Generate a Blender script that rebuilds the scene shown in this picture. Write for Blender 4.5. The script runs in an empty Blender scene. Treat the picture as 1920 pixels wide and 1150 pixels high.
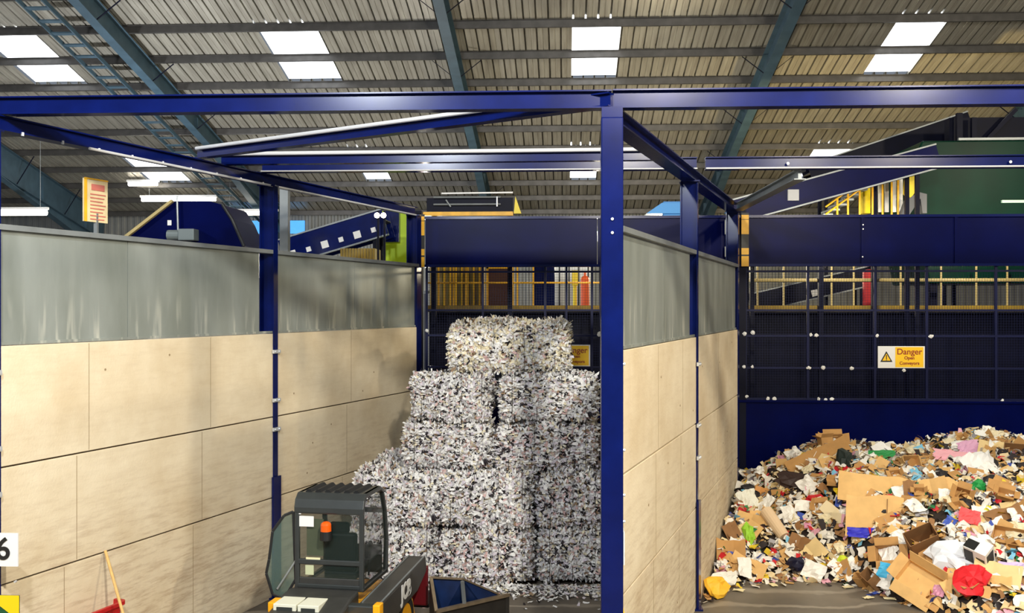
import bpy, math, random
import numpy as np
from mathutils import Vector, Matrix
R = math.radians
PI = math.pi
random.seed(7)
rng = np.random.default_rng(7)
scene = bpy.context.scene
COL = scene.collection

# ------------------------------------------------------------------ camera
F = 1900.0                       # focal length in pixels of the 1920-wide frame
CAMZ = 4.2
YAW = math.atan(100 / F)
cd = bpy.data.cameras.new('camera'); cam = bpy.data.objects.new('camera', cd); COL.objects.link(cam)
cam.location = (0, 0, CAMZ); cam.rotation_euler = (PI / 2, 0, YAW)
cd.sensor_width = 36; cd.lens = F / 1920 * 36; cd.clip_end = 200; cd.clip_start = .05
scene.camera = cam
scene.view_settings.view_transform = 'Standard'
scene.view_settings.look = 'None'
scene.view_settings.gamma = 1
scene.view_settings.use_curve_mapping = False
scene.view_settings.exposure = 0.62
# ------------------------------------------------------------------ world
w = bpy.data.worlds.new('world'); scene.world = w; w.use_nodes = True
w.node_tree.nodes['Background'].inputs[0].default_value = (.75, .85, 1, 1)
w.node_tree.nodes['Background'].inputs[1].default_value = .16
# ------------------------------------------------------------------ hall lamps and added fills (fixtures are built further down)
#        x     y     z    power  size  colour            mount
LAMPS = [(7.4, 5.6, 8.6, 1350, .2, (1, .88, .68), 0),
         (6.2, 1.2, 8.8, 700, .2, (1, .93, .8), 0),
         (-3.2, 3.0, 8.6, 1700, .2, (.88, .94, 1), 0),
         (1.6, 2.6, 9.0, 2700, .2, (1, .94, .82), 0),
         (12.5, 12.5, 8.8, 900, .2, (1, .88, .66), 0),
         (-12.5, 12.5, 8.8, 900, .2, (.95, .97, 1), 0),
         (8.3, 25.2, 5.35, 800, .15, (1, .74, .32), 1),
         (2.6, 26.5, 5.3, 330, .15, (1, .88, .62), 1),
         (-10.0, 24.0, 4.5, 1300, .15, (.95, .97, 1), 1),
         (-3.8, 27.5, 4.8, 260, .15, (1, .93, .82), 1),
         (0.6, 20.75, 5.62, 90, .08, (1, .9, .7), 2),  # fills added behind the guard to brighten the equipment there
         (5.6, 20.75, 5.62, 110, .08, (1, .9, .7), 2),
         (8.6, 20.75, 5.62, 110, .08, (1, .9, .7), 2)]
for i, (x, y, z, p, s, c, mount) in enumerate(LAMPS):
    ld = bpy.data.lights.new('lamp_light', 'POINT'); ld.shadow_soft_size = s; ld.energy = p; ld.color = c
    lo = bpy.data.objects.new('lamp_light', ld); COL.objects.link(lo); lo.location = (x, y, z - (0 if mount else s + .02))


def ray(px, py):
    f = Vector((-math.sin(YAW), math.cos(YAW), 0)); r = Vector((math.cos(YAW), math.sin(YAW), 0))
    return f * F + r * (px - 960) + Vector((0, 0, 575 - py))


def at(px, py, Y):               # point at world depth Y seen at a pixel
    d = ray(px, py); t = Y / d.y
    return Vector((d.x * t, Y, CAMZ + d.z * t))


def atd(px, py, D):              # point at camera depth D
    d = ray(px, py) * (D / F)
    return Vector((d.x, d.y, CAMZ + d.z))


def gnd(px, py, z=0.0):
    d = ray(px, py); t = (z - CAMZ) / d.z
    return Vector((d.x * t, d.y * t, z))


# ------------------------------------------------------------------ materials
def lin(c):
    return tuple(((v / 255) / 12.92 if v / 255 <= .04045 else ((v / 255 + .055) / 1.055) ** 2.4) for v in c) + (1,)


MATS = {}


def mat(name, col, rough=.6, metal=0., var=.0, vscale=6., bump=0., bscale=30., coat=0., emit=None, estr=0., alpha=None, trans=0., stretch=None, col2=None, spec=None):
    if name in MATS: return MATS[name]
    m = bpy.data.materials.new(name); m.use_nodes = True
    nt = m.node_tree; b = nt.nodes['Principled BSDF']
    b.inputs['Base Color'].default_value = lin(col)
    b.inputs['Roughness'].default_value = rough; b.inputs['Metallic'].default_value = metal
    if spec is not None: b.inputs['Specular IOR Level'].default_value = spec
    if coat: b.inputs['Coat Weight'].default_value = coat; b.inputs['Coat Roughness'].default_value = .12
    if trans: b.inputs['Transmission Weight'].default_value = trans
    if alpha is not None: b.inputs['Alpha'].default_value = alpha
    if emit: b.inputs['Emission Color'].default_value = lin(emit); b.inputs['Emission Strength'].default_value = estr
    if var or bump:
        tc = nt.nodes.new('ShaderNodeTexCoord'); mp = nt.nodes.new('ShaderNodeMapping')
        nt.links.new(tc.outputs['Object'], mp.inputs[0])
        if stretch: mp.inputs['Scale'].default_value = stretch
    if var:
        n = nt.nodes.new('ShaderNodeTexNoise'); n.inputs['Scale'].default_value = vscale; n.inputs['Detail'].default_value = 5
        nt.links.new(mp.outputs[0], n.inputs['Vector'])
        r = nt.nodes.new('ShaderNodeValToRGB')
        r.color_ramp.elements[0].position = .3; r.color_ramp.elements[1].position = .7
        c1 = lin(col); c2 = lin(col2) if col2 else tuple(v * (1 - var) for v in c1[:3]) + (1,)
        r.color_ramp.elements[0].color = c2; r.color_ramp.elements[1].color = c1
        nt.links.new(n.outputs[0], r.inputs[0]); nt.links.new(r.outputs[0], b.inputs['Base Color'])
    if bump:
        n = nt.nodes.new('ShaderNodeTexNoise'); n.inputs['Scale'].default_value = bscale; n.inputs['Detail'].default_value = 3
        nt.links.new(mp.outputs[0], n.inputs['Vector'])
        bp = nt.nodes.new('ShaderNodeBump'); bp.inputs['Strength'].default_value = bump; bp.inputs['Distance'].default_value = .02
        nt.links.new(n.outputs[0], bp.inputs['Height']); nt.links.new(bp.outputs[0], b.inputs['Normal'])
    MATS[name] = m
    return m


navy = mat('navy_gloss_paint', (5, 20, 84), .2, 0, .35, 3, spec=.28)
navyd = mat('navy_panel_paint', (0, 7, 66), .32, 0, .35, 1.5, spec=.08)
navyk = mat('dark_navy_paint', (4, 7, 32), .5, 0, .4, 3, spec=.15)
steelblue = mat('rafter_blue_paint', (62, 84, 98), .5, 0, .3, 3, spec=.25)
purl = mat('galvanised_purlin', (84, 82, 80), .4, .5, .4, 4)
galv = mat('galvanised_trim', (150, 156, 158), .4, .4, .25, 3)
bolt = mat('zinc_bolt', (215, 218, 222), .35, .5)
yellow = mat('yellow_paint', (244, 184, 40), .45, 0, .3, 5)
yelb = mat('bright_yellow_paint', (240, 214, 30), .45, 0, .15, 5)
ochre = mat('ochre_kickboard', (150, 122, 30), .5, 0, .3, 4)
black = mat('black_plastic', (22, 23, 24), .5)
white = mat('white_plastic', (232, 232, 230), .5)
green = mat('green_machine_paint', (2, 48, 35), .35, 0, .4, 1.2, spec=.1)
lime = mat('lime_paint', (186, 220, 20), .5)
skyb = mat('sky_blue_panel', (60, 140, 210), .5)
redp = mat('red_paint', (190, 30, 32), .45, 0, .2, 6)
orange = mat('orange_paint', (225, 90, 30), .5, 0, .2, 6)
rail = mat('cream_rail', (176, 158, 104), .5)
tan = mat('tan_panel', (140, 122, 84), .6, 0, .3, 4)


def concrete_mat():
    m = bpy.data.materials.new('cast_concrete'); m.use_nodes = True
    nt = m.node_tree; N = nt.nodes; L = nt.links; b = N['Principled BSDF']; b.inputs['Roughness'].default_value = .8
    tc = N.new('ShaderNodeTexCoord')
    n1 = N.new('ShaderNodeTexNoise'); n1.inputs['Scale'].default_value = .9; n1.inputs['Detail'].default_value = 6; n1.inputs['Roughness'].default_value = .6
    L.new(tc.outputs['Object'], n1.inputs[0])
    r1 = N.new('ShaderNodeValToRGB'); r1.color_ramp.elements[0].position = .32; r1.color_ramp.elements[1].position = .68
    r1.color_ramp.elements[0].color = lin((208, 190, 158)); r1.color_ramp.elements[1].color = lin((230, 217, 190))
    L.new(n1.outputs[0], r1.inputs[0])
    # scuffs: brownish diagonal scrapes, strongest on the lowest panel
    mp = N.new('ShaderNodeMapping'); mp.inputs['Rotation'].default_value = (R(25), 0, 0); mp.inputs['Scale'].default_value = (1, .9, 7)
    L.new(tc.outputs['Object'], mp.inputs[0])
    n2 = N.new('ShaderNodeTexNoise'); n2.inputs['Scale'].default_value = 2.2; n2.inputs['Detail'].default_value = 8; n2.inputs['Roughness'].default_value = .7
    L.new(mp.outputs[0], n2.inputs[0])
    r2 = N.new('ShaderNodeValToRGB'); r2.color_ramp.elements[0].position = .46; r2.color_ramp.elements[1].position = .72
    L.new(n2.outputs[0], r2.inputs[0])
    sp = N.new('ShaderNodeSeparateXYZ'); L.new(tc.outputs['Object'], sp.inputs[0])
    mr = N.new('ShaderNodeMapRange'); mr.inputs['From Min'].default_value = 2.4; mr.inputs['From Max'].default_value = .6
    mr.inputs['To Min'].default_value = .12; mr.inputs['To Max'].default_value = .75
    L.new(sp.outputs['Z'], mr.inputs['Value'])
    mu = N.new('ShaderNodeMath'); mu.operation = 'MULTIPLY'; L.new(r2.outputs[0], mu.inputs[0]); L.new(mr.outputs[0], mu.inputs[1])
    mx = N.new('ShaderNodeMixRGB'); mx.inputs[2].default_value = lin((150, 116, 84))
    L.new(mu.outputs[0], mx.inputs[0]); L.new(r1.outputs[0], mx.inputs[1]); L.new(mx.outputs[0], b.inputs['Base Color'])
    bp = N.new('ShaderNodeBump'); bp.inputs['Strength'].default_value = .25; bp.inputs['Distance'].default_value = .01
    n3 = N.new('ShaderNodeTexNoise'); n3.inputs['Scale'].default_value = 40; L.new(tc.outputs['Object'], n3.inputs[0])
    L.new(n3.outputs[0], bp.inputs['Height']); L.new(bp.outputs[0], b.inputs['Normal'])
    return m


def sheet_mat():                 # grey coated sheet with pale dust runs along its foot
    m = bpy.data.materials.new('grey_cladding'); m.use_nodes = True
    nt = m.node_tree; N = nt.nodes; L = nt.links; b = N['Principled BSDF']; b.inputs['Roughness'].default_value = .42
    b.inputs['Metallic'].default_value = .15
    tc = N.new('ShaderNodeTexCoord')
    n1 = N.new('ShaderNodeTexNoise'); n1.inputs['Scale'].default_value = 1.1; n1.inputs['Detail'].default_value = 5
    mp0 = N.new('ShaderNodeMapping'); mp0.inputs['Scale'].default_value = (1, 1.6, .5); L.new(tc.outputs['Object'], mp0.inputs[0])
    L.new(mp0.outputs[0], n1.inputs[0])
    r1 = N.new('ShaderNodeValToRGB'); r1.color_ramp.elements[0].position = .35; r1.color_ramp.elements[1].position = .65
    r1.color_ramp.elements[0].color = lin((126, 132, 126)); r1.color_ramp.elements[1].color = lin((150, 156, 152))
    L.new(n1.outputs[0], r1.inputs[0])
    mp = N.new('ShaderNodeMapping'); mp.inputs['Scale'].default_value = (3, 3, .35); L.new(tc.outputs['Object'], mp.inputs[0])
    n2 = N.new('ShaderNodeTexNoise'); n2.inputs['Scale'].default_value = 2.6; n2.inputs['Detail'].default_value = 3; L.new(mp.outputs[0], n2.inputs[0])
    r2 = N.new('ShaderNodeValToRGB'); r2.color_ramp.elements[0].position = .56; r2.color_ramp.elements[1].position = .72
    L.new(n2.outputs[0], r2.inputs[0])
    sp = N.new('ShaderNodeSeparateXYZ'); L.new(tc.outputs['Object'], sp.inputs[0])
    mr = N.new('ShaderNodeMapRange'); mr.inputs['From Min'].default_value = 4.35; mr.inputs['From Max'].default_value = 3.85
    mr.inputs['To Min'].default_value = .04; mr.inputs['To Max'].default_value = .8; L.new(sp.outputs['Z'], mr.inputs['Value'])
    mu = N.new('ShaderNodeMath'); mu.operation = 'MULTIPLY'; L.new(r2.outputs[0], mu.inputs[0]); L.new(mr.outputs[0], mu.inputs[1])
    mx = N.new('ShaderNodeMixRGB'); mx.inputs[2].default_value = lin((206, 206, 194))
    L.new(mu.outputs[0], mx.inputs[0]); L.new(r1.outputs[0], mx.inputs[1]); L.new(mx.outputs[0], b.inputs['Base Color'])
    return m


def floor_mat():
    m = bpy.data.materials.new('worn_concrete_floor'); m.use_nodes = True
    nt = m.node_tree; N = nt.nodes; L = nt.links; b = N['Principled BSDF']; b.inputs['Roughness'].default_value = .55
    tc = N.new('ShaderNodeTexCoord')
    n1 = N.new('ShaderNodeTexNoise'); n1.inputs['Scale'].default_value = .8; n1.inputs['Detail'].default_value = 7
    L.new(tc.outputs['Object'], n1.inputs[0])
    r1 = N.new('ShaderNodeValToRGB'); r1.color_ramp.elements[0].position = .35; r1.color_ramp.elements[1].position = .7
    r1.color_ramp.elements[0].color = lin((84, 78, 70)); r1.color_ramp.elements[1].color = lin((128, 118, 104))
    L.new(n1.outputs[0], r1.inputs[0])
    wv = N.new('ShaderNodeTexWave'); wv.inputs['Scale'].default_value = .5; wv.inputs['Distortion'].default_value = 9; wv.inputs['Detail'].default_value = 5
    wv.wave_type = 'RINGS'
    L.new(tc.outputs['Object'], wv.inputs[0])
    r2 = N.new('ShaderNodeValToRGB'); r2.color_ramp.elements[0].position = .86; r2.color_ramp.elements[1].position = 1
    r2.color_ramp.elements[1].color = (.5, .5, .5, 1); L.new(wv.outputs[1], r2.inputs[0])
    mx = N.new('ShaderNodeMixRGB'); mx.inputs[2].default_value = lin((176, 166, 150))
    L.new(r2.outputs[0], mx.inputs[0]); L.new(r1.outputs[0], mx.inputs[1]); L.new(mx.outputs[0], b.inputs['Base Color'])
    return m


def roof_mat():
    m = bpy.data.materials.new('profiled_roof_sheet'); m.use_nodes = True
    nt = m.node_tree; N = nt.nodes; L = nt.links; b = N['Principled BSDF']
    b.inputs['Roughness'].default_value = .42; b.inputs['Metallic'].default_value = .35
    tc = N.new('ShaderNodeTexCoord'); mp = N.new('ShaderNodeMapping'); mp.inputs['Scale'].default_value = (6, .35, 1)
    L.new(tc.outputs['Object'], mp.inputs[0])
    n1 = N.new('ShaderNodeTexNoise'); n1.inputs['Scale'].default_value = 2.0; n1.inputs['Detail'].default_value = 5; L.new(mp.outputs[0], n1.inputs[0])
    r1 = N.new('ShaderNodeValToRGB'); r1.color_ramp.elements[0].position = .3; r1.color_ramp.elements[1].position = .75
    r1.color_ramp.elements[0].color = lin((134, 130, 120)); r1.color_ramp.elements[1].color = lin((168, 165, 154))
    L.new(n1.outputs[0], r1.inputs[0]); L.new(r1.outputs[0], b.inputs['Base Color'])
    return m


CONC = concrete_mat(); SHEET = sheet_mat(); FLOORM = floor_mat(); ROOFM = roof_mat()
glass = mat('tinted_cab_glass', (40, 54, 50), .05, 0, alpha=.34)
gglass = mat('smoked_door_glass', (84, 104, 96), .08, 0, alpha=.5)
skym = mat('translucent_rooflight', (240, 244, 246), .6, emit=(245, 250, 255), estr=3.0)
tubem = mat('fluorescent_tube', (255, 255, 255), .5, emit=(255, 246, 225), estr=9)
lensm = mat('lamp_lens', (255, 250, 240), .5, emit=(255, 244, 224), estr=12)


# ------------------------------------------------------------------ mesh helpers
class MB:
    def __init__(s): s.v = []; s.f = []; s.m = []

    def add(s, vs, fs, mi=0):
        o = len(s.v); s.v += [tuple(p) for p in vs]; s.f += [tuple(i + o for i in f) for f in fs]; s.m += [mi] * len(fs); return s

    def box(s, lo, hi, mi=0):
        x0, y0, z0 = lo; x1, y1, z1 = hi
        return s.add([(x0, y0, z0), (x1, y0, z0), (x1, y1, z0), (x0, y1, z0), (x0, y0, z1), (x1, y0, z1), (x1, y1, z1), (x0, y1, z1)],
                     [(0, 3, 2, 1), (4, 5, 6, 7), (0, 1, 5, 4), (1, 2, 6, 5), (2, 3, 7, 6), (3, 0, 4, 7)], mi)

    def ext(s, prof, a, b, up=(0, 0, 1), mi=0):   # extrude a 2-D profile (side, up) from a to b
        a = Vector(a); b = Vector(b); d = (b - a).normalized(); up = Vector(up)
        side = d.cross(up)
        if side.length < 1e-5: side = d.cross(Vector((0, 1, 0)))
        side.normalize(); u = side.cross(d).normalized(); n = len(prof)
        vs = [a + side * p[0] + u * p[1] for p in prof] + [b + side * p[0] + u * p[1] for p in prof]
        fs = [(i, (i + 1) % n, n + (i + 1) % n, n + i) for i in range(n)] + [tuple(reversed(range(n))), tuple(range(n, 2 * n))]
        return s.add(vs, fs, mi)

    def bar(s, a, b, w, h, up=(0, 0, 1), mi=0):
        return s.ext([(-w / 2, -h / 2), (w / 2, -h / 2), (w / 2, h / 2), (-w / 2, h / 2)], a, b, up, mi)

    def ibeam(s, a, b, w, h, tf=.014, tw=.01, up=(0, 0, 1), mi=0):
        W = w / 2; H = h / 2; T = tw / 2
        return s.ext([(-W, -H), (W, -H), (W, -H + tf), (T, -H + tf), (T, H - tf), (W, H - tf), (W, H), (-W, H), (-W, H - tf), (-T, H - tf), (-T, -H + tf), (-W, -H + tf)], a, b, up, mi)

    def tube(s, a, b, r, n=8, r2=None, mi=0):
        a = Vector(a); b = Vector(b); d = (b - a).normalized()
        x = d.orthogonal().normalized(); y = d.cross(x); r2 = r if r2 is None else r2
        vs = [a + (x * math.cos(2 * PI * i / n) + y * math.sin(2 * PI * i / n)) * r for i in range(n)] + \
             [b + (x * math.cos(2 * PI * i / n) + y * math.sin(2 * PI * i / n)) * r2 for i in range(n)]
        return s.add(vs, [(i, (i + 1) % n, n + (i + 1) % n, n + i) for i in range(n)] + [tuple(reversed(range(n))), tuple(range(n, 2 * n))], mi)

    def path(s, pts, r, n=8, mi=0):
        for p, q in zip(pts, pts[1:]): s.tube(p, q, r, n, mi=mi)
        return s

    def prism(s, poly, axis, lo, hi, mi=0):       # polygon in the two other axes, extruded along axis
        n = len(poly)

        def P(p, t): return {'x': (t, p[0], p[1]), 'y': (p[0], t, p[1]), 'z': (p[0], p[1], t)}[axis]
        return s.add([P(p, lo) for p in poly] + [P(p, hi) for p in poly],
                     [(i, (i + 1) % n, n + (i + 1) % n, n + i) for i in range(n)] + [tuple(reversed(range(n))), tuple(range(n, 2 * n))], mi)

    def ball(s, c, r, n=10, mi=0, sc=(1, 1, 1)):
        vs = []; fs = []; h = n // 2
        for i in range(h + 1):
            for j in range(n):
                t = PI * i / h; p = 2 * PI * j / n
                vs.append((c[0] + r * sc[0] * math.sin(t) * math.cos(p), c[1] + r * sc[1] * math.sin(t) * math.sin(p), c[2] + r * sc[2] * math.cos(t)))
        for i in range(h):
            for j in range(n): fs.append((i * n + j, (i + 1) * n + j, (i + 1) * n + (j + 1) % n, i * n + (j + 1) % n))
        return s.add(vs, fs, mi)

    def build(s, name, m, parent=None, origin=None, bevel=0, smooth=False):
        ms = m if isinstance(m, (list, tuple)) else [m]
        V = np.array(s.v, dtype=float)
        if parent is not None:
            off = np.zeros(3)
            if root_of(parent).name not in LOCAL:
                p = parent
                while p: off += np.array(p.location); p = p.parent
        elif origin is not None: off = np.array(origin, dtype=float)
        else:
            lo = V.min(0); hi = V.max(0); off = np.array([(lo[0] + hi[0]) / 2, (lo[1] + hi[1]) / 2, lo[2]])
        V = V - off
        me = bpy.data.meshes.new(name); me.from_pydata([tuple(v) for v in V], [], s.f)
        for q in ms: me.materials.append(q)
        if len(ms) > 1: me.polygons.foreach_set('material_index', s.m)
        if smooth: me.polygons.foreach_set('use_smooth', [True] * len(me.polygons))
        me.update(); me.validate()
        o = bpy.data.objects.new(name, me); COL.objects.link(o)
        if parent is not None: o.parent = parent
        else: o.location = off
        fix_normals(me)
        if bevel:
            bm_ = o.modifiers.new('bevel', 'BEVEL'); bm_.width = bevel; bm_.segments = 2; bm_.limit_method = 'ANGLE'
        return o


import bmesh
LOCAL = set()


def fix_normals(me):
    if len(me.polygons) > 9000: return
    b = bmesh.new(); b.from_mesh(me); bmesh.ops.recalc_face_normals(b, faces=b.faces); b.to_mesh(me); b.free()


def root_of(o):
    while o.parent: o = o.parent
    return o


def tag(o, label, cat, group=None, kind=None):
    o['label'] = label; o['category'] = cat
    if group: o['group'] = group
    if kind: o['kind'] = kind
    return o


def struct(o, label=None):
    o['kind'] = 'structure'
    if label: o['label'] = label
    return o


def empty(name, loc, rz=0., label=None, cat=None, group=None, local=False):
    o = bpy.data.objects.new(name, None); COL.objects.link(o); o.location = loc; o.rotation_euler = (0, 0, rz)
    o.empty_display_size = .2
    if label: tag(o, label, cat, group)
    if local: LOCAL.add(o.name)
    return o


def text_mesh(txt, size, ext, name, m, parent=None, loc=(0, 0, 0), rot=(0, 0, 0), align='CENTER', bold=0.):
    cu = bpy.data.curves.new(name, 'FONT'); cu.body = txt; cu.size = size; cu.extrude = ext; cu.align_x = align; cu.align_y = 'CENTER'; cu.offset = bold
    t = bpy.data.objects.new('tmp', cu); COL.objects.link(t)
    dg = bpy.context.evaluated_depsgraph_get(); me = bpy.data.meshes.new_from_object(t.evaluated_get(dg))
    bpy.data.objects.remove(t); me.name = name; me.materials.clear(); me.materials.append(m)
    o = bpy.data.objects.new(name, me); COL.objects.link(o)
    if parent: o.parent = parent
    o.location = loc; o.rotation_euler = rot
    return o


# ================================================================== THE HALL
def roofz(Y): return CAMZ + 12.0 - .2237 * Y


mb = MB(); mb.box((-30, -6, -.3), (34, 39, 0)); struct(mb.build('floor', FLOORM))
# profiled roof: narrow upstanding ribs every 0.29 m
Y0R, Y1R = -2., 37.9
mb = MB(); prof = []
pitch = .29; x = -30.
while x < 34:
    prof += [(x, 0), (x + .006, .1), (x + .038, .1), (x + .044, 0), (x + .16, 0), (x + .165, .01), (x + .177, .01), (x + .182, 0)]; x += pitch
vs = [(p[0], Y0R, roofz(Y0R) + p[1]) for p in prof] + [(p[0], Y1R, roofz(Y1R) + p[1]) for p in prof]
n = len(prof)
top = [(p[0], Y0R, roofz(Y0R) + .16) for p in (prof[0], prof[-1])] + [(p[0], Y1R, roofz(Y1R) + .16) for p in (prof[0], prof[-1])]


# rooflights sit in openings left between purlins, so the sheet is cut into strips around them
PY = [23.68 + 1.54 * k for k in range(-17, 10)]
ROWA = (23.68, 23.68 + 2 * 1.54); ROWB = (23.68 + 5 * 1.54, 23.68 + 7 * 1.54)


def snap(x): return -30 + round((x + 30) / pitch) * pitch


lights = []
for (a, b, py, row) in [(-45, 55, 50, 0), (500, 598, 62, 0), (1077, 1172, 75, 0), (1680, 1775, 45, 0), (248, 322, 300, 1), (1068, 1125, 290, 1), (1516, 1592, 290, 1), (690, 745, 345, 1)]:
    Yr = 12.0 * F / (1000 - py)
    Yr = 22800 / (1000 - py)
    xa = snap(at(a, py, Yr).x); n_ = max(3, round((at(b, py, Yr).x - xa) / pitch))
    lights.append((xa, xa + n_ * pitch, ROWB if row else ROWA))
cuts = {ROWA: sorted((l[0], l[1]) for l in lights if l[2] == ROWA), ROWB: sorted((l[0], l[1]) for l in lights if l[2] == ROWB)}


def sheet_strip(ya, yb, holes):
    P = [p for p in prof]
    vs = [(p[0], ya, roofz(ya) + p[1]) for p in P] + [(p[0], yb, roofz(yb) + p[1]) for p in P]
    fs = []
    for i in range(len(P) - 1):
        mid = (P[i][0] + P[i + 1][0]) / 2
        if any(h[0] < mid < h[1] for h in holes): continue
        fs.append((i, i + 1, n + i + 1, n + i))
    mb.add(vs, fs)


sheet_strip(Y0R, ROWA[0], []); sheet_strip(ROWA[0], ROWA[1], cuts[ROWA]); sheet_strip(ROWA[1], ROWB[0], [])
sheet_strip(ROWB[0], ROWB[1], cuts[ROWB]); sheet_strip(ROWB[1], Y1R, [])
struct(mb.build('ceiling', ROOFM))
for i, (xa, xb, row) in enumerate(lights):
    mb = MB(); a, b = row
    mb.add([(xa, a, roofz(a) + .085), (xb, a, roofz(a) + .085), (xb, b, roofz(b) + .085), (xa, b, roofz(b) + .085),
            (xa, a, roofz(a) + .1), (xb, a, roofz(a) + .1), (xb, b, roofz(b) + .1), (xa, b, roofz(b) + .1)],
           [(0, 3, 2, 1), (4, 5, 6, 7), (0, 1, 5, 4), (1, 2, 6, 5), (2, 3, 7, 6), (3, 0, 4, 7)])
    struct(mb.build('window_%d' % (i + 1), skym))
k_ = 1
for Y in PY:                     # Z purlins under the sheet
    if Y < 1: continue
    mb = MB(); z = roofz(Y) - .004
    mb.ext([(-.07, -.17), (0, -.17), (0.004, -.16), (.004, -.005), (.07, -.005), (.07, 0), (-.004, 0), (-.004, -.16), (-.07, -.16)], (-30, Y, z), (34, Y, z))
    struct(mb.build('trim_%d' % k_, purl)); k_ += 1


def rafter(px, lo, hi, deep=.5, name_i=0, haunch=None):
    X = at(px, 0, 22.8).x
    mb = MB(); a = Vector((X, lo, roofz(lo) - .18 - deep / 2)); b = Vector((X, hi, roofz(hi) - .18 - deep / 2))
    mb.ibeam(a, b, .24, deep, .02, .012)
    for Y in PY:                 # web stiffeners
        if lo < Y < hi and int(Y) % 4 == 0: mb.box((X - .11, Y, roofz(Y) - .18 - deep + .03), (X + .11, Y + .015, roofz(Y) - .3))
    if haunch:
        h0, h1, dd = haunch
        mb.add([(X - .006, h0, roofz(h0) - .18 - deep), (X - .006, h1, roofz(h1) - .18 - deep), (X - .006, h1, roofz(h1) - .18 - deep - dd),
                (X + .006, h0, roofz(h0) - .18 - deep), (X + .006, h1, roofz(h1) - .18 - deep), (X + .006, h1, roofz(h1) - .18 - deep - dd)],
               [(0, 1, 2), (3, 5, 4), (0, 2, 5, 3), (1, 4, 5, 2), (0, 3, 4, 1)])
        mb.bar((X, h0, roofz(h0) - .18 - deep), (X, h1, roofz(h1) - .18 - deep - dd), .24, .02)
    o = struct(mb.build('trim_%d' % name_i, steelblue)); i = 0
    for Y in PY:                 # fly braces
        if Y > 21 and Y < hi - .5 and (i % 2 == 0):
            for s in (-1, 1):
                q = MB(); q.bar((X + s * .05, Y, roofz(Y) - .18 - deep + .03), (X + s * .62, Y, roofz(Y) - .2), .045, .012); q.build('fly_brace', navyk, o)
        i += 1
    return X


k_ = 40
XR = [rafter(px, 3, 37.6, .5 if i else .95, k_ + i, (30, 37.6, .55)) for i, px in enumerate((-345, 200, 835, 1480, 2130))]
# far wall of the hall
mb = MB(); x = -30.; prof2 = []
while x < 34: prof2 += [(x, 0), (x + .03, -.035), (x + .13, -.035), (x + .16, 0)]; x += .25
n2 = len(prof2); ztop = roofz(37.9) - .0
mb.add([(p[0], 38 + p[1], 0) for p in prof2] + [(p[0], 38 + p[1], ztop) for p in prof2], [(i, i + 1, n2 + i + 1, n2 + i) for i in range(n2 - 1)])
wb = struct(mb.build('wall_back', mat('far_wall_cladding', (120, 122, 120), .5, .3, .25, 2)))
X0 = at(425, 430, 37.8).x; X1 = at(570, 430, 37.8).x
mb = MB(); mb.box((X0, 37.85, at(0, 440, 37.8).z), (X1, 37.95, at(0, 416, 37.8).z)); struct(mb.build('window_9', mat('blue_daylight_strip', (70, 150, 215), .5, emit=(70, 150, 225), estr=.7)))

# cable ladder running down beside the left rafter
c0 = empty('cable_ladder', (XR[1] - .7, 24, roofz(24) - .85), label='long steel cable ladder running beside the left roof rafter', cat='cable ladder')
mb = MB()
for s in (-.27, .27): mb.bar((XR[1] - .75 + s, 20, roofz(20) - .85), (XR[1] - .75 + s, 36, roofz(36) - .85), .03, .1)
mb.build('side_rail', steelblue, c0)
y = 20.1
while y < 36:
    mb = MB(); mb.bar((XR[1] - 1.02, y, roofz(y) - .85), (XR[1] - .48, y, roofz(y) - .85), .2, .03); mb.build('rung', steelblue, c0); y += .55

# high bay lamps hung from the roof, work lights behind the machinery, added fill lights
for i, (x, y, z, p, s, c, mount) in enumerate(LAMPS):
    pos = ['over the loose waste bay', 'behind the viewer, to the right', 'over the aisle on the left', 'over the aisle in the middle', 'far right of the waste bay', 'far left, beyond the left bay wall',
           'behind the guard panel on the right', 'behind the guard panel of the bale bay', 'far behind the left bay wall', 'behind the stickered conveyor', 'of the bale bay', 'left of the seam above the waste heap', 'right of the seam above the waste heap'][i]
    if mount == 2:
        h = empty('bulkhead_light', (x, y, z), label='small bulkhead light behind the guard panel ' + pos, cat='lamp')
        mb = MB(); mb.tube((x, y, z + .1), (x, y, z + .16), .1, 14); mb.bar((x, y, z + .14), (x, 19.81, z + .14), .04, .03); mb.build('bracket', galv, h)
    elif mount:
        h = empty('work_light', (x, y, 0), label='upturned round work light on a mast ' + pos, cat='lamp')
        mb = MB(); mb.tube((x, y, 0), (x, y, z - s - .1), .05, 10); mb.build('mast', navyk, h)
        mb = MB(); mb.tube((x, y, z - s - .1), (x, y, z - s - .02), .08, 16, s); mb.build('bowl', galv, h)
    else:
        h = empty('high_bay_lamp', (x, y, z), label='round high bay lamp hung from the roof ' + pos, cat='lamp')
        mb = MB(); mb.tube((x, y, z), (x, y, z + .08), .12, 20, .1); mb.tube((x, y, z + .08), (x, y, z + .3), .09, 12); mb.build('housing', galv, h)
        mb = MB(); mb.tube((x, y, z + .3), (x, y, roofz(y) - .02), .008, 5); mb.build('suspension_rod', bolt, h)


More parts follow.
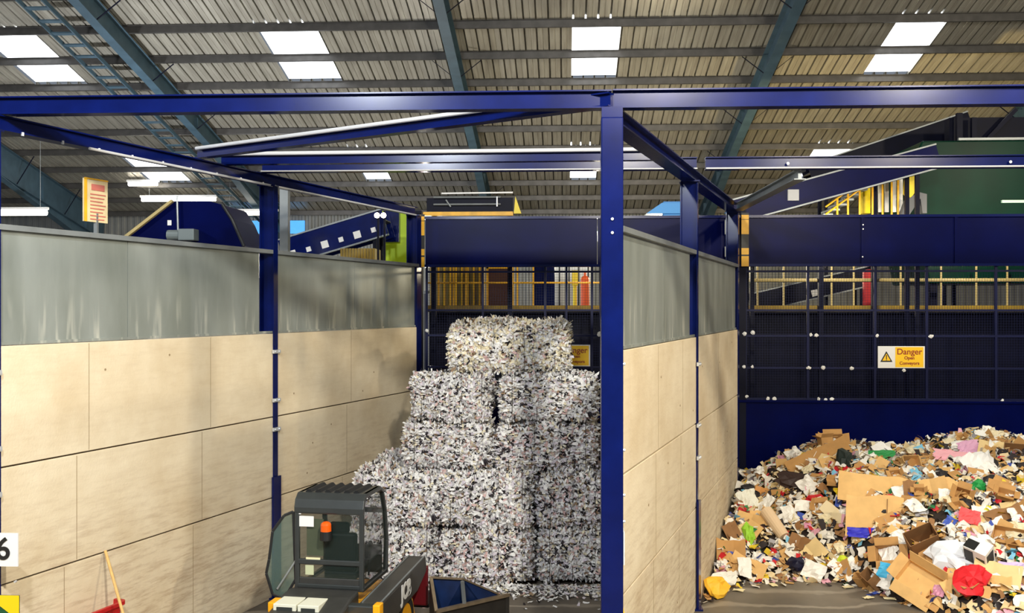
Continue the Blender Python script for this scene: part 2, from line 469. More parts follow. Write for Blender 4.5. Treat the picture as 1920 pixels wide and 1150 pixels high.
def tube_lamp_or_glow(px, py, Y, L, label, r=.06):
    p = at(px, py, Y); t = empty('fluorescent_light', (p.x, p.y, p.z), label=label, cat='light')
    mb = MB(); mb.tube((p.x - L / 2, p.y, p.z), (p.x + L / 2, p.y, p.z), r); mb.build('tube', tubem, t)
    mb = MB(); mb.box((p.x - L / 2 - .05, p.y - .07, p.z + r), (p.x + L / 2 + .05, p.y + .07, p.z + r + .07)); mb.build('batten', white, t)
    zt = roofz(Y)
    for s in (-1, 1):
        mb = MB(); mb.tube((p.x + s * L * .4, p.y, p.z + r + .07), (p.x + s * L * .4, p.y, zt), .006, 5); mb.build('hanger', galv, t)


tube_lamp_or_glow(30, 399, 30, 1.9, 'long glowing tube light at the left edge above the cladding', .09)
tube_lamp_or_glow(470, 400, 34, 1.8, 'tube light glowing right of the blue drum housing', .07)
tube_lamp_or_glow(268, 345, 34, 1.0, 'short tube light glowing above the blue drum housing', .07)  # glowing tube stands for a bright reflection, no lamp hangs here

tube_lamp_or_glow(335, 374, 34.5, 2.6, 'long tube light just above the left end of the blue drum housing', .07)  # added glow stands for the daylit roof underside near the eaves

# ================================================================== THE BAYS
W = ray(1620, 575).normalized()              # direction both bay walls run in
SIDE = Vector((W.y, -W.x, 0))                # to the right of the wall line
LF = gnd(5, 575 + .4935 * 1615, 0)           # left wall, right hand face, front corner
RF = atd(1168, 575, 9.79); RF.z = 0


def depth_pt(base, px):                      # point of the wall line seen in image column px
    d = ray(px, 575); d.z = 0
    # base + t W = s d
    t = (base.y * d.x - base.x * d.y) / (W.x * d.y - W.y * d.x)
    return base + W * t


LM, LB = depth_pt(LF, 515), depth_pt(LF, 785)
RM, RB = depth_pt(RF, 1306), depth_pt(RF, 1384)


def wall(base, end, mid, dz, name, near=0.):
    """precast concrete panels stacked three high, grey sheet above, galvanised capping"""
    T = .18; L_ = (end - base).length; m_ = (mid - base).length
    zs = [0, 1.444 + dz, 2.607 + dz, 3.817 + dz]
    root = None
    U = lambda t, o, z: base + W * t + SIDE * o + Vector((0, 0, z))

    def slab(mb, t0, t1, o0, o1, z0, z1):
        mb.add([U(t0, o0, z0), U(t1, o0, z0), U(t1, o1, z0), U(t0, o1, z0), U(t0, o0, z1), U(t1, o0, z1), U(t1, o1, z1), U(t0, o1, z1)],
               [(0, 3, 2, 1), (4, 5, 6, 7), (0, 1, 5, 4), (1, 2, 6, 5), (2, 3, 7, 6), (3, 0, 4, 7)])
    mb = MB(); slab(mb, near, L_, -T + .02, -.03, 0, zs[3] - .02)
    core = struct(mb.build(name, mat('dark_joint', (70, 58, 44), .9), origin=(0, 0, 0)))
    spans = [(near, m_), (m_, L_)]
    for a, b in spans:
        for i in range(3):
            mb = MB(); g = .009
            slab(mb, a + (.0 if a == near else .03), b - .03 if b != L_ else b, -T, 0, zs[i] + (g if i else 0), zs[i + 1] - g)
            o = mb.build('concrete_panel', CONC, core, bevel=.006)
            # cast form lines and lifting sockets
            q = MB()
            for fr in (.33, .69) if b == m_ else (.4,):
                t = a + (b - a) * (fr + (.03 * i))
                slab(q, t, t + .008, -.01, .0015, zs[i] + .02, zs[i + 1] - .02)
            for k in range(3):
                t = a + (b - a) * random.uniform(.05, .95); z = zs[i] + random.uniform(.1, 1.05)
                c = U(t, .001, z); q.tube(c - SIDE * .01, c + SIDE * .003, .014, 8)
            q.build('form_marks', mat('mould_mark', (150, 130, 100), .9), o)
    # cladding
    zc0, zc1 = 3.817 + dz, 4.96 + dz
    for a, b in spans:
        nn = 2
        for k in range(nn):
            t0 = a + (b - a) * k / nn; t1 = a + (b - a) * (k + 1) / nn
            if k == 0 and a != near: t0 += .06
            if k == nn - 1: t1 -= .34 if b == m_ else .1
            mb = MB(); slab(mb, t0 + .004, t1 - .004, -.1, -.04, zc0, zc1)
            mb.build('cladding_sheet', SHEET, core)
    mb = MB(); slab(mb, near, L_, -.15, .012, zc1, zc1 + .055); mb.build('capping_strip', galv, core)
    mb = MB(); slab(mb, near, L_ - .1, -.04, -.02, zc0, zc0 + .03); mb.build('foot_flashing', SHEET, core)
    return core


wl = wall(LF, LB, LM, 0, 'wall_left', near=-1.2)
wr = wall(RF, RB, RM, -.035, 'wall_right')
wl['label'] = 'left bay wall of cream concrete panels under grey sheet'; wr['label'] = 'dividing wall of cream concrete panels right of the tall blue post'


def post(p, h, label, w=.2, d=.22, sleeve=0., brackets=(), off=-.1, name='steel_post', bolts=()):
    c = p + SIDE * off; t = empty(name, (c.x, c.y, 0), label=label, cat='post')
    mb = MB(); mb.ibeam((c.x, c.y, 0), (c.x, c.y, h), w, d, .016, .012, up=SIDE)
    # turn the section so that a flange shows on both wall faces
    mb.build('column', navy, t)
    mb = MB(); mb.box((c.x - .17, c.y - .17, 0), (c.x + .17, c.y + .17, .025)); mb.build('base_plate', navy, t)
    mb = MB(); mb.box((c.x - .13, c.y - .13, h), (c.x + .13, c.y + .13, h + .02)); mb.build('cap_plate', navy, t)
    if sleeve:
        mb = MB(); q = c + SIDE * (d / 2 + .012)
        mb.bar(q, q + Vector((0, 0, sleeve)), .2, .03, up=SIDE); mb.build('base_sleeve', navy, t)
    for z in brackets:
        mb = MB(); q = c + SIDE * (d / 2 + .012) + Vector((0, 0, z)); mb.bar(q - W * .09, q + W * .09, .03, .05); mb.tube(q - W * .05, q - W * .05 + SIDE * .03, .014); mb.tube(q + W * .05, q + W * .05 + SIDE * .03, .014)
        mb.build('clamp_bracket', bolt, t)
    return t, c


pLF, cLF = post(LF - W * .13, 5.93, 'navy steel post numbered 6 at the left edge of the picture', brackets=(3.55, 2.8, 2.35))
pLM, cLM = post(LM, 5.93, 'navy steel post halfway along the left bay wall, behind the loader', .11, .24, 1.75, (3.55, 2.85, 2.43))
pLB, cLB = post(LB, 5.93, 'navy steel post at the far end of the left bay wall')
pRM, cRM = post(RM, 5.93, 'slim navy steel post halfway along the dividing wall', .1, .24, 1.5, (3.4, 2.55, 2.1))
pRB, cRB = post(RB, 5.93, 'navy steel post at the far end of the dividing wall')
# the big box-section post in front
cRF = atd(1147, 575, 9.72); cRF.z = 0
pRF = empty('steel_post', (cRF.x, cRF.y, 0), label='tall glossy navy post in the foreground right of the bales', cat='post')
mb = MB(); mb.box((cRF.x - .105, cRF.y - .11, 0), (cRF.x + .105, cRF.y + .11, 6.0)); mb.build('column', navy, pRF, bevel=.012)
mb = MB(); mb.box((cRF.x - .2, cRF.y - .2, 0), (cRF.x + .2, cRF.y + .2, .025)); mb.build('base_plate', navy, pRF)
mb = MB(); mb.box((cRF.x - .1, cRF.y - .1, 6.0), (cRF.x + .1, cRF.y + .1, 6.1)); mb.build('cap_bracket', navy, pRF)
for z in (5.03, 4.9):
    mb = MB(); mb.tube((cRF.x + .0, cRF.y - .13, z), (cRF.x + .0, cRF.y - .11, z), .014); mb.build('bolt', bolt, pRF)
for z in (3.65, 2.83, 2.4, 2.15):
    mb = MB(); mb.tube((cRF.x + .1, cRF.y - .05, z), (cRF.x + .125, cRF.y - .05, z), .016); mb.build('bolt', bolt, pRF)


def hazard(c, parent, x0, x1, yf, z0, z1):        # green and yellow chevrons round a post foot
    mb = MB(); mb.box((x0, yf, z0), (x1, yf + .012, z1)); mb.build('chevron_board', mat('chevron_green', (12, 80, 48), .5), parent)
    z = z1
    while z > z0 + .1:
        mb = MB(); mb.prism([(x0, z), (x1, z), (x1, z - .24), (x0, z - .02)], 'y', yf - .004, yf); z -= .42
        mb.build('chevron_stripe', mat('chevron_yellow', (250, 205, 10), .5), parent)


# number 6 board, left post (its right half is in frame)
xe = atd(21, 575, 9.6).x
hazard(cLF, pLF, xe - .3, xe, cLF.y - .16, .1, 1.42)
mb = MB(); mb.box((xe - .3, cLF.y - .165, 1.7), (xe - .01, cLF.y - .15, 2.02)); s6 = mb.build('number_plate', white, pLF)
text_mesh('6', .3, .003, 'number', black, pLF, (xe - cLF.x - .155, -.17, 1.86), (PI / 2, 0, 0), bold=.004)
mb = MB(); mb.tube((xe - .045, cLF.y - .16, 1.55), (xe - .045, cLF.y - .13, 1.55), .01); mb.build('bolt', bolt, pLF)
mb = MB(); mb.box((cRF.x + .106, cRF.y - .12, 1.75), (cRF.x + .116, cRF.y + .11, 2.06)); mb.build('number_plate', white, pRF)
text_mesh('5', .3, .003, 'number', black, pRF, (.118, -.0, 1.9), (PI / 2, 0, PI / 2), bold=.004)
mb = MB(); mb.box((cRF.x + .106, cRF.y - .13, .1), (cRF.x + .118, cRF.y + .12, 1.28)); mb.build('chevron_board', mat('chevron_yellow', (250, 205, 10), .5), pRF)


def beam(a, b, z0, z1, label, w=.16, over=0., m=navy):
    a = Vector((a.x, a.y, (z0 + z1) / 2)); b = Vector((b.x, b.y, (z0 + z1) / 2)); d = (b - a).normalized()
    t = empty('steel_beam', tuple(a), label=label, cat='beam')
    mb = MB(); mb.ibeam(a - d * over, b + d * over, w, z1 - z0, .014, .05); mb.build('rolled_section', m, t)
    return t


def bolts_on(t, a, b, n, z, off=0.):
    for i in range(n):
        p = a + (b - a) * ((i + .5) / n); mb = MB(); mb.tube((p.x, p.y, z - .02), (p.x, p.y, z + .015), .016, 6); mb.build('bolt', bolt, t)


YF = 9.82
xl, xr = -6.5, 8.5
t = beam(Vector((xl, YF, 0)), Vector((cRF.x, YF, 0)), 6.105, 6.28, 'front navy crossbeam spanning the bale bay')
t = beam(Vector((cRF.x + .01, YF, 0)), Vector((xr, YF, 0)), 6.105, 6.285, 'front navy crossbeam spanning the loose waste bay')
YM = LM.y
TB = {}; t = TB[2] = beam(Vector((LM.x - .1, YM - .25, 0)), Vector((RM.x, RM.y, 0)), 6.1, 6.27, 'middle navy crossbeam of the bale bay, behind the double brace')
t = TB[3] = beam(Vector((RM.x + .12, RM.y, 0)), Vector((12, RM.y, 0)), 6.1, 6.27, 'middle navy crossbeam across the loose waste bay')
for px in (1475, 1890):
    p = at(px, 315, RM.y); mb = MB(); mb.tube((p.x, p.y - .085, 6.17), (p.x, p.y - .075, 6.17), .02, 8); mb.build('bolt', bolt, t)
a1 = depth_pt(LF, 385) - SIDE * .1; a2 = depth_pt(LF, 428) - SIDE * .1
t = TB[0] = beam(a1, cRF, 6.115, 6.25, 'slanting navy brace from the left wall beam to the tall front post', .14)
bM = depth_pt(RF, 1262) - SIDE * .1
t = TB[1] = beam(a2, Vector((bM.x, a2.y - .12, 0)), 6.1, 6.25, 'navy brace beam just in front of the middle crossbeam', .14)
tl = beam(LF - SIDE * .1 - W * .6, LB - SIDE * .1, 5.95, 6.1, 'navy beam along the top of the left bay wall', .16)
bolts_on(tl, LF - SIDE * .02, LM - SIDE * .02, 9, 5.95)
t = beam(RF - SIDE * .1, RB - SIDE * .1, 5.95, 6.1, 'navy beam along the top of the dividing wall', .2)
pe = at(1500, 320, RM.y + .1)
t = beam(RB - SIDE * .1 + Vector((.1, 0, 0)), pe, 5.97, 6.1, 'slanting brace from the far dividing-wall post to the middle beam', .16, m=galv)

def highlight_tube(a, b, dz, r=.02, dy=-.09):  # added pale tubes stand for lamp highlights along the beam edges
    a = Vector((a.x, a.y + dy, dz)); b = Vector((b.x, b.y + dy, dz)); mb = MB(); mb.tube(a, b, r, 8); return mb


hilitem = mat('bright_conduit', (226, 228, 232), .35, .3)
highlight_tube(a1, a1 + (cRF - a1) * .9, 6.235, .024).build('conduit', hilitem, TB[0])
highlight_tube(a2, Vector((bM.x, a2.y - .12, 0)), 6.235, .026).build('conduit', hilitem, TB[1])
highlight_tube(Vector((LM.x - .1, YM - .25, 0)), Vector((RM.x, RM.y, 0)), 6.11, .01).build('conduit', hilitem, TB[2])
highlight_tube(Vector((RM.x + .12, RM.y, 0)), Vector((12, RM.y, 0)), 6.11, .012).build('conduit', hilitem, TB[3])
q0 = LF - SIDE * .01 + W * 1.2; q1 = LB - SIDE * .01; mb = MB(); mb.tube(Vector((q0.x, q0.y, 5.94)), Vector((q1.x, q1.y, 5.94)), .016, 8); mb.build('conduit', hilitem, tl)

# ------------------------------------------------------------------ infeed guard at the back
YB = 19.75
zz = lambda py: at(1400, py, YB).z
xL = at(797, 450, YB).x; xR = 14.0
gp = empty('guard_panel', (xL, YB, zz(500)), label='long navy sheet guard above the mesh across the back', cat='panel')
zt, zb = zz(404), zz(500)
ed = [xL, at(1120, 0, YB).x, at(1395, 0, YB).x, at(1617, 0, YB).x, at(1792, 0, YB).x, xR]
for i in range(len(ed) - 1):
    mb = MB(); mb.box((ed[i] + .006, YB, zb + .03), (ed[i + 1] - .006, YB + .06, zt - .03)); mb.build('sheet', navyd, gp)
mb = MB(); mb.box((xL, YB - .05, zt - .05), (xR, YB + .08, zt)); mb.box((xL, YB - .05, zb), (xR, YB + .08, zb + .05)); mb.build('edge_rail', navy, gp)
mb = MB()
for px in (1617, 1792):
    X = at(px, 0, YB).x; mb.box((X - .03, YB - .03, zb + .05), (X + .03, YB + .0, zt - .05))
mb.build('seam_cover', navyd, gp)
for px, py in ((1617, 422), (1616, 482), (1617, 430)):
    p = at(px, py, YB); mb = MB(); mb.tube((p.x, YB - .05, p.z), (p.x, YB - .02, p.z), .015, 6); mb.build('bolt', bolt, gp)

zf = zz(748)


def mesh_fence(x0, x1, uprights, label):
    t = empty('mesh_fence', ((x0 + x1) / 2, YB, zf), label=label, cat='fence')
    mb = MB(); Y = YB + .02; fm = mat('fence_frame_paint', (18, 24, 62), .45, 0, .2, 4, spec=.2)
    for X in uprights: mb.box((X - .022, Y - .02, zf), (X + .022, Y + .03, zb)); 
    mb.build('upright', fm, t)
    mb = MB()
    for py in (509, 582, 630, 690, 748): mb.box((x0, Y - .015, zz(py) - .02), (x1, Y + .025, zz(py) + .02))
    mb.build('rail', fm, t)
    mb = MB(); X = x0 + .05
    while X < x1: mb.box((X - .002, Y + .028, zf), (X + .002, Y + .031, zb)); X += .05
    z = zf + .05
    while z < zb: mb.box((x0, Y + .031, z - .002), (x1, Y + .034, z + .002)); z += .05
    mb.build('wire_mesh', fm, t)
    return t


P = lambda px: at(px, 0, YB).x
mesh_fence(P(800), P(1128), [P(v) for v in (800, 905, 1022, 1062, 1110, 1126)], 'dark mesh fence section behind the stacked bales')
mf = mesh_fence(P(1396), xR, [P(v) for v in (1398, 1515, 1641, 1738, 1868, 1990)], 'dark mesh fence section above the loose waste heap')
mesh_fence(P(1130), P(1394), [P(v) for v in (1170, 1290, 1386)], 'dark mesh fence section hidden partly by the dividing wall')
# push plate below
mb = MB(); mb.box((P(760), YB, 0), (xR, YB + .08, zf - .03)); mb.box((P(760), YB - .04, zf - .07), (xR, YB + .1, zf - .02))
tag(mb.build('push_wall', navyd, bevel=.004), 'solid navy steel push wall behind the waste heap', 'wall panel')
# litter caught on the mesh rails
for i, (px, py) in enumerate([(1396, 626), (1412, 624), (1521, 628), (1531, 629), (1645, 630), (1746, 631), (1395, 688), (1411, 688), (1517, 690), (1544, 690), (1597, 691), (1695, 695), (1400, 744), (1440, 748), (1452, 748), (1535, 749), (1548, 750), (1560, 749), (1880, 752), (800, 620), (1124, 625), (1123, 628)]):
    p = at(px, py, YB - .03); mb = MB(); mb.ball((p.x, YB - .02, p.z), .035, 8, sc=(random.uniform(.7, 1.5), .6, random.uniform(.7, 1.1)))
    for v in range(len(mb.v)):
        mb.v[v] = tuple(c + random.uniform(-.009, .009) for c in mb.v[v])
    tag(mb.build('paper_scrap', white), 'white paper scrap caught on the dark mesh fence', 'paper scrap', 'paper scraps caught on the mesh fence')


def sign(px, py, wpx, hpx, label, part=False):
    c = at(px, py, YB - .03); k = 1 / (F / 19.9); w_, h_ = wpx * k / 1, hpx * k
    t = empty('danger_sign', (c.x, YB - .03, c.z - h_ / 2), label=label, cat='sign', local=True)
    mb = MB(); mb.box((-w_ / 2, 0, 0), (w_ / 2, .01, h_)); mb.build('sign_board', white, t)
    mb = MB(); mb.box((-w_ * .13, -.004, h_ * .04), (w_ * .47, 0, h_ * .96)); mb.build('yellow_field', mat('sign_yellow', (250, 200, 20), .5), t)
    cx = -w_ * .32; a = w_ * .13
    mb = MB(); mb.prism([(cx - a, h_ * .28), (cx + a, h_ * .28), (cx, h_ * .28 + a * 1.8)], 'y', -.004, 0); tri = mb.build('warning_triangle', black, t)
    mb = MB(); mb.prism([(cx - a * .68, h_ * .34), (cx + a * .68, h_ * .34), (cx, h_ * .34 + a * 1.2)], 'y', -.007, -.004); mb.build('triangle_field', mat('sign_yellow', (250, 200, 20), .5), tri)
    mb = MB(); mb.box((cx - .008, -.01, h_ * .4), (cx + .008, -.007, h_ * .6)); mb.box((cx - .008, -.01, h_ * .35), (cx + .008, -.007, h_ * .38)); mb.build('exclamation_mark', black, tri)
    red = mat('sign_red_text', (150, 40, 20), .5)
    for s_, z, sz in (('Danger', .74, .38), ('Open', .46, .2), ('Conveyors', .22, .2)):
        text_mesh(s_, h_ * sz, .002, 'sign_text', red, t, (w_ * .17, -.006, h_ * z), (PI / 2, 0, 0), bold=.002)
    return t


sign(1690, 670, 84, 40, 'yellow and white Danger sign on the mesh above the waste heap')
sign(1064, 667, 84, 40, 'yellow Danger sign half hidden behind the top bale')

# yellow striped guard posts beside the back corners
for px, lab in ((789, 'yellow and black striped strip left of the back guard panel'), (1397, 'yellow and black striped strip right of the dividing wall')):
    p = at(px, 450, YB - .1); t = empty('hazard_strip', (p.x, p.y, zz(500)), label=lab, cat='strip'); hw = .07
    mb = MB(); mb.box((p.x - hw, p.y, zz(500)), (p.x + hw, p.y + .05, zz(400))); mb.build('backing', black, t)
    for a, b in ((404, 412), (413, 440), (466, 478), (481, 500)):
        mb = MB(); mb.box((p.x - hw, p.y - .006, zz(b)), (p.x + hw, p.y, zz(a))); mb.build('yellow_band', yellow, t)
p = at(1364, 450, YB - .1); mb = MB()
mb.box((p.x - .05, p.y, zz(482)), (p.x + .05, p.y + .02, zz(463))); mb.box((p.x - .05, p.y, zz(440)), (p.x + .05, p.y + .02, zz(413))); mb.box((p.x - .02, p.y + .02, zz(490)), (p.x + .02, p.y + .1, zz(408)))
tag(mb.build('label_strip', galv), 'pale label strip on the guard just left of the far dividing-wall post', 'label')
# side return frames that close the guard beside each back post
for a, lab in ((780, 'dark navy corner post left of the back guard panel'), (1386, 'dark navy corner post behind the dividing wall')):
    p = at(a, 500, YB + .05); mb = MB(); mb.box((p.x - .12, YB - .02, 0), (p.x + .12, YB + .2, zz(392))); tag(mb.build('corner_post', navyk), lab, 'post')

# ------------------------------------------------------------------ things behind the guard
Yw = 22.0; zw = lambda py: at(1400, py, Yw).z
XA, XB = at(800, 0, Yw).x, 14.
wk = empty('walkway', (at(1400, 0, Yw).x, Yw, 0), label='raised walkway with ochre kickboard seen through the mesh', cat='walkway')
mb = MB(); mb.box((XA, Yw, zw(584)), (XB, Yw + .03, zw(573))); mb.build('kickboard', ochre, wk)
mb = MB(); mb.box((XA, Yw + .03, zw(584) - .02), (XB, Yw + 1.2, zw(582))); mb.build('deck', mat('deck_plate', (80, 76, 70), .6, .3), wk)
mb = MB(); mb.tube((at(1140, 0, Yw).x, Yw + .02, zw(526)), (XB, Yw + .02, zw(526)), .04); mb.build('top_rail', rail, wk)
mb = MB(); mb.tube((XA, Yw + .02, zw(530)), (at(1140, 0, Yw).x, Yw + .02, zw(530)), .02); mb.build('top_rail', yellow, wk)
for px in (1421, 1470, 1560, 1602, 1690, 1766, 1832, 1890, 822, 850, 873, 962, 970, 1000):
    X = at(px, 0, Yw).x; mb = MB(); mb.box((X - .017, Yw + .03, zw(584)), (X + .017, Yw + .06, zw(500))); mb.build('baluster', rail if px > 1300 else yellow, wk)
mb = MB(); mb.box((XA, Yw + .4, 0), (XB, Yw + .5, zw(586)))
tag(mb.build('machine_skirt', navyk), 'dark navy steel skirt below the walkway behind the mesh', 'panel')
# equipment on the walkway
def simple(name, lo, hi, m, label, cat, extra=None, bevel=.01):
    mb = MB(); mb.box(lo, hi)
    if extra: extra(mb)
    return tag(mb.build(name, m, bevel=bevel), label, cat)


def back_unit(px0, py0, px1, py1, Y, dp, m, name, label, cat, ribs=0, zmin=None, frame=None):
    a = at(px0, py1, Y); b = at(px1, py0, Y); z0 = a.z if zmin is None else zmin
    t = empty(name, ((a.x + b.x) / 2, Y, z0), label=label, cat=cat)
    mb = MB(); mb.box((a.x, Y, z0), (b.x, Y + dp, b.z)); mb.build('casing', m, t, bevel=.01)
    if ribs:
        mb = MB()
        for i in range(ribs): X = a.x + (b.x - a.x) * (i + .5) / ribs; mb.box((X - .02, Y - .04, z0), (X + .02, Y, b.z))
        mb.build('ribs', frame or m, t)
    elif frame:
        mb = MB(); w_ = .05
        mb.box((a.x, Y - .03, z0), (a.x + w_, Y, b.z)); mb.box((b.x - w_, Y - .03, z0), (b.x, Y, b.z)); mb.box((a.x, Y - .03, b.z - w_), (b.x, Y, b.z)); mb.box((a.x, Y - .03, z0), (b.x, Y, z0 + w_))
        mb.build('frame', frame, t)
    return t


back_unit(806, 495, 905, 572, 24.5, .8, tan, 'baler_housing', 'ribbed tan and yellow machine housing behind the left mesh panel', 'machine', 9, 0, yellow)
back_unit(912, 500, 960, 566, 23.6, .5, mat('dark_red_grille', (70, 36, 24), .6), 'control_cabinet', 'small cabinet framed in yellow behind the centre mesh', 'cabinet', 0, 0, yellow)
back_unit(1000, 500, 1040, 575, 24.2, .6, navy, 'drive_unit', 'navy drive unit between the yellow uprights behind the mesh', 'machine', 3, 0)
back_unit(1040, 496, 1112, 575, 26.5, .3, white, 'white_cabinet', 'white cabinet bright behind the mesh left of the tall post', 'cabinet', 4, 0, black)
mb = MB(); p = at(1097, 548, 23.2); mb.tube((p.x, p.y, 3.6), (p.x, p.y, p.z + .28), .1, 14); mb.ball((p.x, p.y, p.z + .28), .1, 12); mb.tube((p.x, p.y, p.z + .35), (p.x, p.y, p.z + .48), .03, 8); mb.box((p.x - .15, p.y - .15, 0), (p.x + .15, p.y + .15, 3.6))
tag(mb.build('gas_bottle', orange, smooth=False), 'orange upright bottle in front of the white cabinet', 'bottle')
mb = MB(); p = at(1078, 540, 23.3); mb.tube((p.x, p.y, 0), (p.x, p.y, p.z + .4), .045, 10); mb.box((p.x - .07, p.y - .07, p.z + .05), (p.x + .07, p.y + .07, p.z + .4))
tag(mb.build('bollard_lamp', yelb), 'yellow-green upright stand left of the orange bottle', 'stand')
mb = MB(); p = at(1630, 540, 23.0); mb.tube((p.x, p.y, 3.9), (p.x, p.y, p.z + .34), .15, 16); mb.ball((p.x, p.y, p.z + .34), .15, 14, sc=(1, 1, .5)); mb.box((p.x - .16, p.y - .1, 0), (p.x + .16, p.y + .1, 3.9))
tag(mb.build('red_cylinder', redp), 'red upright cylinder behind the mesh above the waste bay', 'cylinder')


def conveyor(name, a, b, wd, hgt, label, m=navy, belt=True, stickers=0, up_off=0.):
    a = Vector(a); b = Vector(b); d = (b - a).normalized(); L_ = (b - a).length
    t = empty(name, tuple(a), label=label, cat='conveyor')
    mb = MB(); mb.bar(a, b, .04, hgt); mb.build('side_plate', m, t)
    mb = MB(); o = Vector((0, wd, 0)); mb.bar(a + o, b + o, .04, hgt); mb.build('side_plate', m, t)
    up = Vector((0, 0, 1)); u = (up - d * up.dot(d)).normalized()
    mb = MB(); mb.bar(a + o / 2 + u * (hgt * .1), b + o / 2 + u * (hgt * .1), wd - .06, .03); mb.build('belt', black, t)
    mb = MB(); mb.bar(a - u * hgt / 2, b - u * hgt / 2, .1, .03); mb.bar(a + u * hgt / 2, b + u * hgt / 2, .1, .03); mb.build('edge_flange', galv, t)
    for i in range(stickers):
        c = a + d * L_ * ((i + .7) / (stickers + .4)) - Vector((0, .03, .1)); s_ = .05 if i % 2 else .075
        mb = MB(); mb.bar(c - d * s_, c + d * s_, .008, s_ * 2, mi=0); mb.build('sticker', white, t)
    for f in (.1, .9):
        c = a + d * L_ * f; mb = MB(); mb.box((c.x - .04, c.y, 0), (c.x + .04, c.y + .08, c.z)); mb.box((c.x - .04, c.y + wd - .08, 0), (c.x + .04, c.y + wd, c.z)); mb.build('support_leg', navyk, t)
    return t


conveyor('inclined_conveyor', at(1372, 398, 21.0), at(1760, 292, 21.0), .7, .48, 'navy conveyor with a grey notice rising right behind the guard panel', navyd, stickers=0)
conveyor('inclined_conveyor', at(1520, 328, 24.6), at(1820, 228, 24.6), .7, .5, 'upper dark conveyor climbing towards the top of the green machine', navyk, stickers=0)
p = at(1487, 366, 20.95); mb = MB(); mb.box((p.x - .11, p.y - .04, p.z - .11), (p.x + .11, p.y + .04, p.z + .11)); tag(mb.build('paper_notice', mat('grey_notice', (190, 190, 190), .6)), 'small grey notice on the side of the navy conveyor right of the dividing wall', 'notice')
conveyor('inclined_conveyor', at(528, 474, 21.0), at(722, 416, 21.0), .8, .55, 'navy conveyor with white stickers behind the left bay wall', navy, stickers=6)
conveyor('inclined_conveyor', at(1415, 568, 24.0), at(1640, 515, 24.0), .7, .45, 'low navy conveyor seen through the mesh rising to the red cylinder', navyk, stickers=1)
# slatted cream hopper, lime panel and floodlights left of the guard
back_unit(638, 466, 704, 494, 20.6, .6, rail, 'slatted_hopper', 'cream slatted hopper under the stickered conveyor', 'hopper', 12, 0, ochre)
back_unit(706, 396, 765, 494, 22.2, .25, lime, 'lime_machine', 'lime green machine housing at the end of the left bay wall', 'panel', 0, 0)
back_unit(722, 395, 748, 454, 22.0, .24, navy, 'switch_cabinet', 'navy switch cabinet on the lime green housing', 'cabinet', 0)
for px, k in ((707, 'left'), (719, 'right')):
    p = at(px, 404, 20.4); t = empty('floodlight', (p.x, p.y, p.z), label='small bright floodlight, the %s one of the pair above the conveyor end' % k, cat='light')
    mb = MB(); mb.tube((p.x, p.y, p.z), (p.x, p.y + .1, p.z), .06, 14, .03); mb.build('housing', black, t)
    mb = MB(); mb.tube((p.x, p.y - .012, p.z), (p.x, p.y, p.z), .055, 14); mb.build('lens', lensm, t)
    mb = MB(); mb.box((p.x - .02, p.y + .1, 0), (p.x + .02, p.y + .14, p.z + .1)); mb.build('stand', navyk, t)
# yellow edged gantry on top of the guard panel
a = at(800, 402, 20.6); b = at(962, 366, 20.6)
t = empty('hydraulic_gantry', (a.x, 20.6, a.z), label='navy gantry with hydraulic pipes above the guard panel', cat='gantry')
mb = MB(); mb.box((a.x, 20.6, a.z + .05), (b.x, 21.4, b.z - .05)); mb.build('body', navyk, t)
mb = MB(); mb.box((a.x - .1, 20.5, a.z - .04), (b.x, 20.6, a.z + .04)); mb.build('yellow_edge', yellow, t)
mb = MB(); mb.bar((at(828, 0, 20.5).x, 20.5, at(828, 363, 20.5).z), (b.x, 20.5, at(828, 362, 20.5).z), .06, .03); mb.build('top_rail', white, t)
mb = MB()
for py in (375, 388): mb.tube((a.x + .15, 20.53, at(0, py, 20.53).z), (b.x - .25, 20.53, at(0, py, 20.53).z), .02)
mb.path([at(836, 375, 20.5), at(845, 388, 20.5)], .016); mb.build('hydraulic_pipe', galv, t)
mb = MB(); q = at(932, 380, 20.5); mb.tube(q - Vector((0, 0, .08)), q + Vector((0, 0, .12)), .016); mb.build('bleed_valve', bolt, t)
mb = MB(); q = at(968, 375, 20.5); mb.prism([(q.x - .05, a.z), (q.x + .1, a.z), (q.x - .02, a.z + .35)], 'y', 20.5, 20.56); mb.build('yellow_gusset', yelb, t)
for f in (.05, .95):
    X = a.x + (b.x - a.x) * f; mb = MB(); mb.box((X - .05, 21.0, 0), (X + .05, 21.1, a.z + .05)); mb.build('support_leg', navyk, t)
mb = MB(); p = at(1262, 392, 23); mb.prism([(p.x - .6, p.z - .1), (p.x + .45, p.z - .1), (p.x + .45, p.z + .14), (p.x - .25, p.z + .14)], 'y', 23, 23.5); mb.box((p.x - .2, 23.1, 0), (p.x + .2, 23.4, p.z - .1)); mb.box((p.x - .2, 23.1, p.z + .14), (p.x + .5, 23.3, p.z + .18))
tag(mb.build('blue_hopper', skyb), 'small pale blue hopper peeping over the guard beside the slim post', 'hopper')

